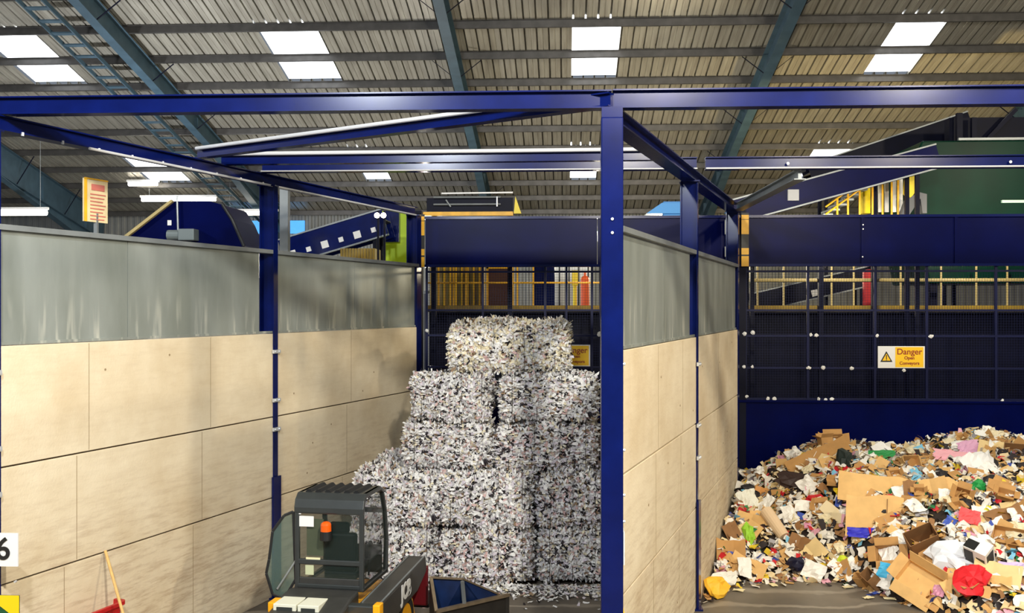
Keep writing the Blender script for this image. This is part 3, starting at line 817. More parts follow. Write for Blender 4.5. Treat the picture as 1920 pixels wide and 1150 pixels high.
# big green machine on the right
Yg = 22.4; A = at(1700, 402, Yg); B = at(1992, 262, Yg)
t = empty('green_machine', (A.x, Yg, 0), label='large dark green machine housing above the guard panel on the right', cat='machine')
mb = MB(); x0 = at(1712, 0, Yg).x
mb.prism([(x0 + .35, A.z - 1.5), (B.x, A.z - 1.5), (B.x, B.z), (x0 + .2, B.z), (x0 - .02, B.z - .45), (x0 + .02, A.z + .3)], 'y', Yg, Yg + 2.5); mb.build('housing', green, t, bevel=.03)
mb = MB(); mb.bar((at(1795, 0, Yg).x, Yg - .04, B.z + .02), (B.x, Yg - .04, B.z + .02), .08, .05); mb.build('top_rail', galv, t)
mb = MB(); q = at(1800, 235, Yg); mb.box((q.x - .06, Yg, B.z), (q.x + .06, Yg + .1, B.z + .6))
mb.bar(at(1850, 262, Yg + .1), at(1905, 205, Yg + .1), .08, .08); q = at(1827, 240, Yg); mb.box((q.x - .05, Yg, B.z), (q.x + .05, Yg + .1, B.z + .5)); mb.box((at(1790, 0, Yg).x, Yg + .3, B.z), (B.x, Yg + .6, B.z + .55)); mb.build('top_frame', navyk, t)
mb = MB(); mb.box((x0 + .4, Yg + .1, 0), (x0 + .55, Yg + .3, A.z - 1.5)); mb.box((B.x - .3, Yg + .1, 0), (B.x - .15, Yg + .3, A.z - 1.5)); mb.build('support_leg', navyk, t)
mb = MB(); q = at(1900, 378, Yg - .03); mb.box((q.x - .25, Yg - .06, q.z - .03), (q.x + .5, Yg, q.z + .03)); mb.build('window_slot', mat('pale_slot', (190, 230, 205), .3), t)  # pale green bar painted as a reflection on the housing
# stair up to it
Ys = 21.9
t = empty('access_stair', (at(1560, 0, Ys).x, Ys, 0), label='yellow railed access stair left of the green machine', cat='stair')
mb = MB()
for dy in (0, .8):
    for off in (0, 14): mb.path([at(1548, 402 - off, Ys + dy), at(1640, 335 - off, Ys + dy), at(1660, 322 - off, Ys + dy)], .02)
mb.build('handrail', yellow, t)
mb = MB()
for px in (1570, 1590, 1612, 1636, 1655, 1672, 1684):
    X = at(px, 0, Ys); zt_ = at(px, max(296, 402 - (px - 1548) * .73 - 14), Ys).z
    mb.tube((X.x, Ys, at(0, 402, Ys).z - .6), (X.x, Ys, zt_), .022)
mb.build('baluster', yellow, t)
mb = MB()
for i in range(9):
    q = at(1540 + i * 13, 412 - i * 9.5, Ys); mb.box((q.x - .1, Ys, q.z - .02), (q.x + .1, Ys + .8, q.z + .02))
mb.build('treads', galv, t)
mb = MB(); q0 = at(1540, 412, Ys); mb.box((q0.x - .05, Ys, 0), (q0.x + .05, Ys + .1, q0.z)); q1 = at(1640, 345, Ys); mb.box((q1.x - .05, Ys, 0), (q1.x + .05, Ys + .1, q1.z)); mb.build('support_leg', navyk, t)
mb = MB(); q0 = at(1618, 400, Ys + .3); q1 = at(1632, 338, Ys + .3); mb.box((q0.x, Ys + .3, q0.z), (q1.x, Ys + .6, q1.z)); mb.build('yellow_guard', yelb, t)
mb = MB()
for px in (1640, 1652, 1664, 1678, 1690): q = at(px, 0, Ys + .5); mb.box((q.x - .05, Ys + .5, at(0, 402, Ys).z), (q.x + .03, Ys + .55, at(0, 330, Ys).z))
mb.build('white_stanchion', white, t)
mb = MB(); pts = [at(x_, y_, Ys - .1) for x_, y_ in ((1702, 325), (1716, 322), (1722, 352), (1708, 372), (1698, 362))]
mb.prism([(q.x, q.z) for q in pts], 'y', Ys - .1, Ys + .1); mb.build('yellow_end_guard', yelb, t, bevel=.01)
mb = MB(); pts = [at(x_, y_, Ys - .1) for x_, y_ in ((1690, 402), (1700, 375), (1722, 360), (1738, 364), (1738, 400), (1730, 400), (1726, 372), (1706, 402))]
mb.prism([(q.x, q.z) for q in pts], 'y', Ys - .1, Ys + .1); mb.build('grey_chute', mat('grey_chute', (90, 92, 96), .5), t)

# navy drum housing behind the left wall
Yd = 17.5
pts = [at(x_, y_, Yd) for x_, y_ in ((236, 446), (325, 377), (392, 377), (418, 384), (436, 412), (458, 462), (450, 520), (240, 520))]
t = empty('drum_housing', (pts[0].x + 1, Yd, 0), label='big navy drum housing rising behind the left bay wall', cat='machine')
mb = MB(); mb.prism([(q.x, q.z) for q in pts], 'y', Yd, Yd + 1.3); mb.build('housing', navyd, t, bevel=.02)
mb = MB(); mb.bar(pts[0] - Vector((0, .03, 0)), pts[1] - Vector((0, .03, 0)), .1, .05); mb.build('edge_strip', rail, t)
mb = MB(); mb.path([(q.x, Yd - .02, q.z) for q in pts[3:6]], .03); mb.build('rim_band', black, t)
q = at(334, 420, Yd - .05); mb = MB(); mb.tube((q.x, q.y, at(0, 440, Yd).z), (q.x - .02, q.y, at(0, 370, Yd).z), .018); mb.build('grease_pipe', galv, t)
q = at(325, 441, Yd - .1); mb = MB(); mb.tube((q.x - .1, q.y, q.z), (q.x + .12, q.y, q.z), .09, 14); mb.box((q.x + .14, Yd - .25, q.z - .1), (q.x + .42, Yd, q.z + .1)); mb.build('gear_motor', mat('motor_grey', (120, 130, 130), .5, .2), t, bevel=.01)
q = at(318, 418, Yd); mb = MB(); mb.box((q.x - .035, Yd - .01, q.z - .045), (q.x + .035, Yd, q.z + .045)); mb.build('sticker', white, t)
mb = MB(); mb.box((pts[7].x, Yd + .2, 0), (pts[7].x + .2, Yd + .4, pts[7].z)); mb.box((pts[6].x - .2, Yd + .2, 0), (pts[6].x, Yd + .4, pts[6].z)); mb.build('support_leg', navyk, t)
# grey pipe column just right of the middle post
q = at(532, 400, 17.0); mb = MB(); mb.box((q.x - .07, 17, 0), (q.x + .07, 17.15, at(532, 345, 17.0).z)); tag(mb.build('roof_column', galv), 'grey galvanised column just behind the middle post of the left wall', 'column')

# notice board standing up behind the left wall coping
p0 = depth_pt(LF, 178) - SIDE * .16; p1 = depth_pt(LF, 222) - SIDE * .16
t = empty('notice_board', (p0.x, p0.y, 4.6), label='weathered notice board with red heading and yellow edge above the left wall', cat='sign')
def zpx(p, py): 
    f = Vector((-math.sin(YAW), math.cos(YAW), 0)); D = p.x * f.x + p.y * f.y
    return CAMZ + (575 - py) * D / F
mid_ = (p0 + p1) / 2; zl, zh = zpx(mid_, 417), zpx(mid_, 337)
mb = MB(); mb.bar(Vector((p0.x, p0.y, (zl + zh) / 2)), Vector((p1.x, p1.y, (zl + zh) / 2)), .02, zh - zl); mb.build('board', mat('weathered_board', (226, 206, 160), .6, 0, .2, 5), t)
D_ = (p1 - p0).normalized(); Ln = (p1 - p0).length; o_ = SIDE * .014
mb = MB(); mb.bar(Vector((p0.x, p0.y, (zl + zh) / 2)) + o_ + D_ * .0, Vector((p0.x, p0.y, (zl + zh) / 2)) + o_ + D_ * .04, .008, zh - zl)
mb.bar(p0 + Vector((0, 0, zh)) + o_, p1 + Vector((0, 0, zh)) + o_, .008, .015); mb.build('yellow_edge', yellow, t)
mb = MB(); rd = mat('faded_red_print', (196, 110, 96), .6)
zc = zh - .09; mb.bar(p0 + o_ + D_ * Ln * .3 + Vector((0, 0, zc)), p0 + o_ + D_ * Ln * .85 + Vector((0, 0, zc)), .004, .07)
for i in range(8):
    zc = zh - .17 - i * .04; mb.bar(p0 + o_ + D_ * Ln * .25 + Vector((0, 0, zc)), p0 + o_ + D_ * Ln * (.9 - .06 * (i % 3)) + Vector((0, 0, zc)), .004, .012)
mb.build('print_lines', rd, t)
mb = MB(); mb.box((mid_.x - .02, mid_.y + .0, 4.0), (mid_.x + .02, mid_.y + .04, zl + .1)); mb.build('stand', galv, t)

# red tub with a broom standing in it, against the left wall
c = atd(150, 1180, 11.15); tubt = empty('red_tub', (c.x, c.y, 0), math.atan2(W.y, W.x) - PI / 2, 'red plastic tub against the left wall, bottom left', 'tub', local=True)
mb = MB(); n_ = 20
def rr(hx, hy, z, r=.08):
    out = []
    for cx, cy, a0 in ((hx - r, hy - r, 0), (-hx + r, hy - r, 90), (-hx + r, -hy + r, 180), (hx - r, -hy + r, 270)):
        for k in range(5): a_ = R(a0 + k * 22.5); out.append((cx + r * math.cos(a_), cy + r * math.sin(a_), z))
    return out
def loft(mb, rings, cap0=True, cap1=False):
    n = len(rings[0]); vs = [v for r_ in rings for v in r_]; fs = []
    for i in range(len(rings) - 1): fs += [(i * n + j, i * n + (j + 1) % n, (i + 1) * n + (j + 1) % n, (i + 1) * n + j) for j in range(n)]
    if cap0: fs.append(tuple(reversed(range(n))))
    if cap1: fs.append(tuple(range((len(rings) - 1) * n, len(rings) * n)))
    mb.add(vs, fs)
loft(mb, [rr(.2, .34, 0), rr(.25, .41, .84), rr(.28, .44, .84), rr(.28, .44, .88), rr(.24, .4, .88), rr(.19, .33, .04)], True, True)
mb.build('tub_body', redp, tubt)
mb = MB(); mb.bar((.1, .38, .93), (-.1, .38, .93), .04, .05); mb.build('tub_handle', mat('dark_red_plastic', (70, 10, 16), .5), tubt)
hb = depth_pt(LF, 192); top_ = Vector((hb.x, hb.y, 1.47)) + SIDE * .04; bot = Vector((c.x, c.y, .08)) + SIDE * .1
t = empty('broom', tuple(bot), label='wooden handled broom standing in the red tub against the left wall', cat='broom')
mb = MB(); mb.tube(atd(228, 1142, 10.95), top_, .016, 10); bot = atd(228, 1142, 10.95); dd_ = (bot - top_).normalized(); mb.tube(bot, bot + dd_ * .5, .016, 10); mb.build('handle', mat('pale_wood', (224, 180, 110), .6, 0, .2, 20), t)
mb = MB(); q = bot + dd_ * .5; mb.box((q.x - .05, q.y - .12, q.z - .1), (q.x + .05, q.y + .12, q.z)); mb.build('head', redp, t)

# ================================================================== BALES
PAPER = [mat('bale_white_paper', (246, 245, 243), .75), mat('bale_grey_paper', (206, 205, 208), .75), mat('bale_lilac_paper', (222, 214, 224), .75),
         mat('bale_cream_paper', (236, 226, 196), .75), mat('bale_pink_paper', (214, 180, 176), .75), mat('bale_dark_print', (40, 34, 40), .7), mat('bale_brown_paper', (150, 124, 96), .8)]  # dark shreds: print, plus shade put into the colour between crinkles
CORE = mat('bale_core', (22, 19, 19), .95)  # near-black colour puts shade into the gaps between shreds


def scraps(C, Nn, ln, wd, curl, tilt, flow=None):
    """bent paper strips: returns verts (N*8,3) and faces"""
    N = len(C); r = rng.normal(size=(N, 3))
    if flow is not None: r = r * (1, 1, flow) 
    T = r - (r * Nn).sum(1)[:, None] * Nn; T /= np.linalg.norm(T, axis=1)[:, None] + 1e-9
    B = np.cross(Nn, T)
    L = rng.uniform(ln[0], ln[1], N); Wd = rng.uniform(wd[0], wd[1], N)
    tl = rng.normal(0, tilt, N); tb = rng.normal(0, tilt, N); cu = rng.uniform(-curl, curl, N)
    vs = np.zeros((N, 4, 2, 3))
    for i, s in enumerate((-.5, -.17, .17, .5)):
        for j, q in enumerate((-.5, .5)):
            k = rng.normal(0, .12, N)
            vs[:, i, j] = C + T * (s * L)[:, None] + B * ((q + k) * Wd)[:, None] + Nn * (tl * s * L + tb * q * Wd + cu * L * (s * s * 4 - .5) + rng.normal(0, .06, N) * L)[:, None]
    base = (np.arange(N) * 8)[:, None]
    f = np.concatenate([base + np.array([0, 1, 3, 2]), base + np.array([2, 3, 5, 4]), base + np.array([4, 5, 7, 6])], 1).reshape(-1, 4)
    return vs.reshape(-1, 3), f


def np_mesh(name, V, Fq, mats, mi):
    me = bpy.data.meshes.new(name); me.vertices.add(len(V)); me.vertices.foreach_set('co', V.astype(np.float32).ravel())
    me.loops.add(len(Fq) * 4); me.loops.foreach_set('vertex_index', Fq.astype(np.int32).ravel())
    me.polygons.add(len(Fq)); me.polygons.foreach_set('loop_start', np.arange(len(Fq), dtype=np.int32) * 4)
    me.polygons.foreach_set('loop_total', np.full(len(Fq), 4, dtype=np.int32))
    for q in mats: me.materials.append(q)
    me.polygons.foreach_set('material_index', mi.astype(np.int32)); me.update(calc_edges=True); me.validate()
    return me


def smooth_noise(x, y, z, seed=0):
    s = np.zeros_like(x); r_ = np.random.default_rng(seed)
    for k in range(9):
        f = r_.uniform(1.5, 9, 3); p = r_.uniform(0, 6.28); s += np.sin(x * f[0] + y * f[1] + z * f[2] + p) / 3
    return s / 3


def bale_meshes(w_, d_, h_, seed, probs, dens=1900):
    Cs = []; Ns = []
    faces = [('f', w_, h_, 1.0), ('t', w_, d_, 1.0), ('l', d_, h_, .8), ('r', d_, h_, .8), ('b', w_, h_, .3)]
    for k, a, b, wt in faces:
        n_ = int(a * b * dens * wt); u = rng.uniform(-.5, .5, n_) * a; v = rng.uniform(-.5, .5, n_) * b
        if k == 'f': c = np.stack([u, np.full(n_, -d_ / 2), v + h_ / 2], 1); nn = (0, -1, 0)
        if k == 'b': c = np.stack([u, np.full(n_, d_ / 2), v + h_ / 2], 1); nn = (0, 1, 0)
        if k == 't': c = np.stack([u, v, np.full(n_, h_)], 1); nn = (0, 0, 1)
        if k == 'l': c = np.stack([np.full(n_, -w_ / 2), u, v + h_ / 2], 1); nn = (-1, 0, 0)
        if k == 'r': c = np.stack([np.full(n_, w_ / 2), u, v + h_ / 2], 1); nn = (1, 0, 0)
        Cs.append(c); Ns.append(np.tile(np.array(nn, float), (n_, 1)))
    C = np.concatenate(Cs); Nn = np.concatenate(Ns)
    # round the corners: pull points towards an inner box, push back by the radius
    rad = .2; q = np.array([0, 0, h_ / 2]); loc = C - q; half = np.array([w_ / 2, d_ / 2, h_ / 2]) - rad
    inner = np.clip(loc, -half, half); dv = loc - inner; ln_ = np.linalg.norm(dv, axis=1)[:, None] + 1e-9
    dirn = dv / ln_; nz = smooth_noise(C[:, 0], C[:, 1], C[:, 2], seed)
    lump = rng.uniform(-.07, .0, len(C)) + nz * .1
    C = q + inner + dirn * (rad + lump[:, None]); C[:, 2] = np.maximum(C[:, 2], .02)
    V, Fq = scraps(C, dirn, (.045, .115), (.018, .042), .5, .6, flow=.45)
    V[:, 2] = np.maximum(V[:, 2], .005)
    mi = rng.choice(len(PAPER), len(C), p=probs); mi = np.repeat(mi, 3)
    skin = np_mesh('shredded_paper', V, Fq, PAPER, mi)
    # core
    bm = bmesh.new(); bmesh.ops.create_cube(bm, size=1); bmesh.ops.subdivide_edges(bm, edges=bm.edges, cuts=9, use_grid_fill=True)
    for v in bm.verts:
        p = np.array([v.co.x * (w_ - .1), v.co.y * (d_ - .1), v.co.z * (h_ - .06)]); i_ = np.clip(p, -half, half); dd = p - i_; l_ = np.linalg.norm(dd)
        if l_ > 1e-6: p = i_ + dd / l_ * min(l_, rad - .1)
        v.co = Vector(p) + Vector((0, 0, h_ / 2)); v.co += Vector([random.uniform(-.012, .012) for _ in range(3)])
    core = bpy.data.meshes.new('core'); bm.to_mesh(core); bm.free(); core.materials.append(CORE)
    wires = MB()
    nw = 4
    for i in range(nw):
        X = -w_ / 2 + w_ * (i + .5) / nw; e = .005
        P_ = [(X, -d_ / 2 + e, .03), (X, -d_ / 2 + e, h_ - .05), (X, -d_ / 2 + .06, h_ - e), (X, d_ / 2 - .06, h_ - e), (X, d_ / 2 - e, h_ - .05), (X, d_ / 2 - e, .03)]
        wires.path([Vector(p) for p in P_], .004, 5)
    return skin, core, wires


PR = {'w': [.54, .1, .09, .07, .05, .12, .03], 'c': [.44, .05, .03, .32, .04, .07, .05], 'g': [.42, .14, .11, .06, .07, .15, .05]}
BV = []
for i, (w_, d_, h_, pk) in enumerate([(1.46, 1.2, .8, 'w'), (1.46, 1.2, .8, 'g'), (1.46, 1.2, .8, 'w'), (2.0, 1.2, .82, 'c')]):
    BV.append((bale_meshes(w_, d_, h_, 30 + i, PR[pk]), (w_, d_, h_)))
wirem = mat('bale_wire', (90, 86, 84), .4, .7)


def place_bale(px0, px1, D, z0, h, var, label, rz=0., yawc=0.):
    px0 += 5; px1 -= 5; h = h + .035
    (skin, core, wires), (bw, bd, bh) = BV[var]
    a = atd(px0, 575, D); b = atd(px1, 575, D); c = (a + b) / 2; f = Vector((-math.sin(YAW), math.cos(YAW), 0))
    c = c + f * (bd / 2); wd_ = (b - a).length
    t = empty('paper_bale', (c.x, c.y, z0), YAW + rz, label, 'bale', local=True)
    t.scale = (wd_ / bw, 1, h / bh)
    o = bpy.data.objects.new('shredded_paper', skin); COL.objects.link(o); o.parent = t; o['kind'] = 'stuff'
    o = bpy.data.objects.new('packed_core', core); COL.objects.link(o); o.parent = t
    w2 = MB(); w2.v = wires.v; w2.f = wires.f; w2.m = wires.m; w2.build('tie_wires', wirem, t)
    return t


H1 = .82
place_bale(646, 822, 15.25, 0, H1, 0, 'lowest white paper bale on the left, mostly hidden by the loader', R(3))
place_bale(819, 1008, 15.15, 0, H1, 1, 'lowest paper bale in the middle of the front row, right of the loader boom', R(-1))
place_bale(1003, 1184, 15.2, 0, H1, 2, 'lowest paper bale of the front row against the tall navy post', R(1))
place_bale(652, 830, 15.3, H1, H1, 2, 'paper bale with bright top directly behind the loader cab', R(2))
place_bale(818, 1008, 15.2, H1, H1, 0, 'second-layer paper bale in the middle of the front row', R(-1))
place_bale(1004, 1184, 15.25, H1, H1, 1, 'second-layer paper bale beside the tall navy post', R(1))
place_bale(690, 850, 16.6, H1, H1 + .02, 1, 'grey paper bale behind the front row, next to the left wall')
place_bale(680, 850, 16.6, 0, H1, 0, 'lowest bale of the rear row beside the left wall')
H2 = .74
place_bale(748, 928, 15.62, 2 * H1, H2, 2, 'third-layer paper bale on the left with a yellowish right edge', R(2))
place_bale(926, 1128, 15.6, 2 * H1, H2, 1, 'third-layer paper bale on the right, meeting the tall post', R(-1))
place_bale(765, 926, 15.62, 2 * H1 + H2, H2 - .02, 0, 'fourth-layer paper bale on the left below the top bale', R(1))
place_bale(932, 1128, 15.6, 2 * H1 + H2, H2 - .02, 2, 'fourth-layer paper bale on the right below the top bale')
place_bale(838, 1076, 16.0, 2 * H1 + 2 * H2 - .02, .82, 3, 'creamy topmost paper bale crowning the stack', R(-2))
# loose shreds at the foot of the bales
N_ = 2600
a = gnd(600, 1112); C = np.zeros((N_, 3)); u = rng.uniform(0, 1, N_); v = rng.exponential(.16, N_)
x0 = atd(655, 575, 15.1); x1 = atd(1180, 575, 15.1)
C[:, 0] = x0.x + (x1.x - x0.x) * u; C[:, 1] = (x0.y + (x1.y - x0.y) * u) - .02 - v; C[:, 2] = .015 + rng.uniform(0, .05, N_) * np.exp(-v * 4)
V, Fq = scraps(C, np.tile((0., 0, 1), (N_, 1)), (.04, .1), (.02, .05), .2, .3); V[:, 2] = np.maximum(V[:, 2], .004)
o = bpy.data.objects.new('loose_shreds', np_mesh('loose_shreds', V, Fq, PAPER, np.repeat(rng.choice(7, N_, p=PR['w']), 3))); COL.objects.link(o)
tag(o, 'loose white paper shreds strewn on the floor at the foot of the bales', 'paper shreds', kind='stuff')

# ================================================================== WASTE HEAP
fe = [gnd(px, py) for px, py in ((1306, 1152), (1340, 1112), (1400, 1092), (1500, 1088), (1610, 1098), (1690, 1130), (1790, 1165), (1930, 1215), (2200, 1230))]
fx = np.array([p.x for p in fe]); fy = np.array([p.y for p in fe])
bk = [(1386, 908), (1430, 893), (1480, 872), (1520, 852), (1560, 842), (1640, 846), (1700, 852), (1760, 842), (1820, 826), (1860, 822), (1920, 834), (2100, 850), (2400, 900)]
hx = np.array([at(px, 575, 18.9).x for px, _ in bk]); hz = np.array([at(px, py, 18.9).z for px, py in bk])


def heap(x, y):
    x = np.asarray(x, float); y = np.asarray(y, float)
    f_ = np.interp(x, fx, fy); H = np.interp(x, hx, hz)
    t = np.clip((y - f_) / (18.7 - f_), 0, 1.2); tt = np.clip(t, 0, 1)
    b = 1 - (1 - tt) ** 1.7
    n_ = smooth_noise(x * 1.1, y * 1.3, x * 0, 5) * .16 + smooth_noise(x * 3.2, y * 3, x * 0, 9) * .06
    return np.where(t <= 0, 0, H * b * .98 + n_ * np.minimum(1, tt * 4))


def wallx(y):                    # right-hand face of the dividing wall at depth y
    return RF.x + (y - RF.y) * W.x / W.y


gx, gy = np.meshgrid(np.linspace(0, 1, 150), np.linspace(0, 1, 90))
yy = 13.0 + gy * (YB - .06 - 13.0); xx = wallx(yy) + .02 + gx * (12.5 - wallx(yy)); zz_ = heap(xx, yy)
V = np.stack([xx.ravel(), yy.ravel(), zz_.ravel() - .03], 1); nx = 150; idx = np.arange(150 * 90).reshape(90, 150)
Fq = np.stack([idx[:-1, :-1], idx[:-1, 1:], idx[1:, 1:], idx[1:, :-1]], -1).reshape(-1, 4)
keep = V[Fq[:, 0], 2] + V[Fq[:, 2], 2] > -.055
Fq = Fq[keep]
WM = [mat('waste_dark_base', (50, 40, 34), .9, 0, .5, 8), mat('waste_white', (236, 232, 222), .7), mat('waste_cream', (228, 206, 160), .75), mat('waste_card', (205, 160, 98), .8),
      mat('waste_brown', (150, 108, 66), .8), mat('waste_dark', (42, 34, 36), .8), mat('waste_red', (205, 34, 44), .6), mat('waste_blue', (60, 84, 176), .6),
      mat('waste_green', (40, 130, 76), .6), mat('waste_yellow', (232, 200, 50), .6), mat('waste_pink', (226, 168, 186), .7), mat('waste_sky', (120, 190, 222), .6), mat('waste_grey', (160, 158, 162), .7)]
WP = np.array([0, .36, .14, .12, .08, .12, .03, .02, .02, .02, .03, .02, .04]); WP = WP / WP.sum()
N_ = 11000
ys = rng.uniform(13.2, YB - .12, N_ * 3); xs = wallx(ys) + .08 + rng.uniform(0, 1, N_ * 3) * (11.5 - wallx(ys))
fr = np.interp(xs, fx, fy); kp = ys > fr - rng.exponential(.1, N_ * 3); xs = xs[kp][:N_]; ys = ys[kp][:N_]; n1 = len(xs)
hz0 = heap(xs, ys); e_ = .05
nn = np.stack([-(heap(xs + e_, ys) - heap(xs - e_, ys)) / (2 * e_), -(heap(xs, ys + e_) - heap(xs, ys - e_)) / (2 * e_), np.ones(n1)], 1); nn /= np.linalg.norm(nn, axis=1)[:, None]
nn += rng.normal(0, .35, nn.shape); nn /= np.linalg.norm(nn, axis=1)[:, None]
Cc = np.stack([xs, ys, hz0 + rng.uniform(-.01, .09, n1) * (hz0 > .05) + .015], 1)
Vs, Fs = scraps(Cc, nn, (.06, .2), (.04, .13), .22, .35); Vs[:, 2] = np.maximum(Vs[:, 2], .004)
lim = wallx(Vs[:, 1]) + .01; Vs[:, 0] = np.maximum(Vs[:, 0], lim); Vs[:, 1] = np.minimum(Vs[:, 1], YB - .05)
Vall = np.concatenate([V, Vs]); Fall = np.concatenate([Fq, Fs + len(V)])
mi = np.concatenate([np.zeros(len(Fq), int), np.repeat(rng.choice(13, n1, p=WP), 3)])
o = bpy.data.objects.new('waste_heap', np_mesh('waste_heap', Vall, Fall, WM, mi)); COL.objects.link(o)
tag(o, 'countless small scraps of loose mixed paper and card making up the waste heap', 'waste paper', kind='stuff')


def hit(px, py):
    d = ray(px, py)
    for Y in np.arange(13.0, 19.6, .02):
        p = at(px, py, Y)
        if p.z <= float(heap(p.x, p.y)) + .02: return p
    return at(px, py, 19.4)


def hnorm(x, y):
    e = .15; n_ = Vector((-(float(heap(x + e, y)) - float(heap(x - e, y))) / (2 * e), -(float(heap(x, y + e)) - float(heap(x, y - e))) / (2 * e), 1)); return n_.normalized()


# ---- item meshes (local, lying in xy, up = z)
def m_sheet(w_, h_, amp, nseg=7, th=.003, seed=1, corner=0.):
    r_ = random.Random(seed); mb = MB(); V_ = []
    for k in (0, 1):
        for j in range(nseg + 1):
            for i in range(nseg + 1): V_.append([(i / nseg - .5) * w_, (j / nseg - .5) * h_, 0])
    n_ = (nseg + 1) ** 2
    ph = [(r_.uniform(2, 6), r_.uniform(2, 6), r_.uniform(0, 6)) for _ in range(4)]
    for q in range(n_):
        x_, y_, _ = V_[q]; z = sum(abs(math.sin(a * x_ / w_ + b * y_ / h_ + c)) for a, b, c in ph) / 4 * amp + r_.uniform(-.15, .15) * amp
        dx, dy = r_.uniform(-.05, .05) * w_, r_.uniform(-.05, .05) * h_
        V_[q] = [x_ + dx, y_ + dy, z]; V_[q + n_] = [x_ + dx, y_ + dy, z - th]
    fs = []; g = nseg + 1
    for j in range(nseg):
        for i in range(nseg):
            a = j * g + i; fs += [(a, a + 1, a + g + 1, a + g), (n_ + a, n_ + a + g, n_ + a + g + 1, n_ + a + 1)]
    ring = [i for i in range(g)] + [j * g + nseg for j in range(1, g)] + [nseg * g + i for i in range(nseg - 1, -1, -1)] + [j * g for j in range(nseg - 1, 0, -1)]
    for a, b in zip(ring, ring[1:] + ring[:1]): fs.append((a, n_ + a, n_ + b, b))
    return mb.add(V_, fs)


def m_fold(w_, h_, ang, seed=1, th=.008, flap=.3):      # board with a creased flap and bowed panel
    r_ = random.Random(seed); mb = MB(); segs = 5; top = []; x_ = -w_ / 2; z = 0.; a = 0.
    pts = [(x_, z)]; cr = r_.choice((2, 3))
    for i in range(segs):
        if i == cr: a += ang
        a += r_.uniform(-.08, .08); x_ += math.cos(a) * w_ / segs; z += math.sin(a) * w_ / segs; pts.append((x_, z))
    ys_ = [(-h_ / 2 + r_.uniform(-.04, .04) * h_, h_ / 2 + r_.uniform(-.06, .06) * h_) for _ in pts]
    V_ = []; k = len(pts)
    for (px_, pz_), (ya, yb) in zip(pts, ys_): V_ += [(px_, ya, pz_), (px_, yb, pz_), (px_, ya, pz_ - th), (px_, yb, pz_ - th)]
    fs = []
    for i in range(k - 1):
        a_ = i * 4; b_ = a_ + 4; fs += [(a_, b_, b_ + 1, a_ + 1), (a_ + 2, a_ + 3, b_ + 3, b_ + 2), (a_, a_ + 2, b_ + 2, b_), (a_ + 1, b_ + 1, b_ + 3, a_ + 3)]
    fs += [(0, 1, 3, 2), ((k - 1) * 4, (k - 1) * 4 + 2, (k - 1) * 4 + 3, (k - 1) * 4 + 1)]
    return mb.add(V_, fs)


def m_box(w_, d_, h_, flaps=True, th=.008, seed=1):      # open carton with splayed flaps
    r_ = random.Random(seed); mb = MB(); x_, y_ = w_ / 2, d_ / 2
    mb.box((-x_, -y_, 0), (x_, y_, th)); mb.box((-x_, -y_, 0), (-x_ + th, y_, h_)); mb.box((x_ - th, -y_, 0), (x_, y_, h_)); mb.box((-x_, -y_, 0), (x_, -y_ + th, h_)); mb.box((-x_, y_ - th, 0), (x_, y_, h_))
    if flaps:
        f = min(w_, d_) * .45
        for s in (-1, 1):
            a = r_.uniform(-.5, 1.1); mb.bar((s * x_, 0, h_), (s * (x_ + f * math.cos(a)), 0, h_ + f * math.sin(a)), d_ * .96, th)
            a = r_.uniform(-.5, 1.1); mb.bar((0, s * y_, h_), (0, s * (y_ + f * math.cos(a)), h_ + f * math.sin(a)), w_ * .96, th)
    return mb


def m_lump(r, seed=1, sc=(1, 1, .6), n=12):              # crumpled bag or wrapper
    r_ = random.Random(seed); mb = MB(); mb.ball((0, 0, 0), r, n, sc=sc)
    pole = {}
    for i, v in enumerate(mb.v):
        key = tuple(round(c, 5) for c in v)
        if key not in pole: pole[key] = 1 + r_.uniform(-.28, .22)
        f = pole[key]; mb.v[i] = (v[0] * f, v[1] * f, v[2] * f + r * sc[2] * .4)
    return mb


cardm = [mat('cardboard_light', (228, 184, 118), .8, 0, .15, 6), mat('cardboard_mid', (196, 148, 88), .8, 0, .15, 6), mat('cardboard_dark', (150, 108, 66), .8, 0, .2, 6), mat('cardboard_pale', (232, 204, 146), .8, 0, .12, 6)]


def put(mb, name, m, px, py, rz, tilt, label, cat, face=0., lift=.03, group=None, parts=None):
    """rest an item on the heap surface; face = extra lean towards the aisle"""
    p = hit(px, py) if not isinstance(px, Vector) else px
    n_ = hnorm(p.x, p.y); n_ = (n_ + Vector((0, -face, 0))).normalized()
    n_ = (n_ + Vector((random.uniform(-1, 1), random.uniform(-1, 1), 0)) * tilt).normalized()
    q = n_.to_track_quat('Z', 'Y'); M = q.to_matrix().to_4x4() @ Matrix.Rotation(rz, 4, 'Z')
    o = mb.build(name, m, origin=(0, 0, 0)); o.matrix_world = Matrix.Translation(p + n_ * lift) @ M
    o.rotation_mode = 'XYZ'
    low = min((o.matrix_world @ v.co).z for v in o.data.vertices)
    if low < .002: o.location.z += .002 - low
    xx_ = [(o.matrix_world @ v.co) for v in o.data.vertices]
    push = max(wallx(v.y) - v.x for v in xx_) + .01
    if push > 0: o.location.x += push
    by = max(v.y for v in xx_) - (YB - .05)
    if by > 0: o.location.y -= by
    tag(o, label, cat, group)
    if parts: parts(o)
    return o


C_ = lambda r, g, b: mat('item_%d_%d_%d' % (r, g, b), (r, g, b), .6)
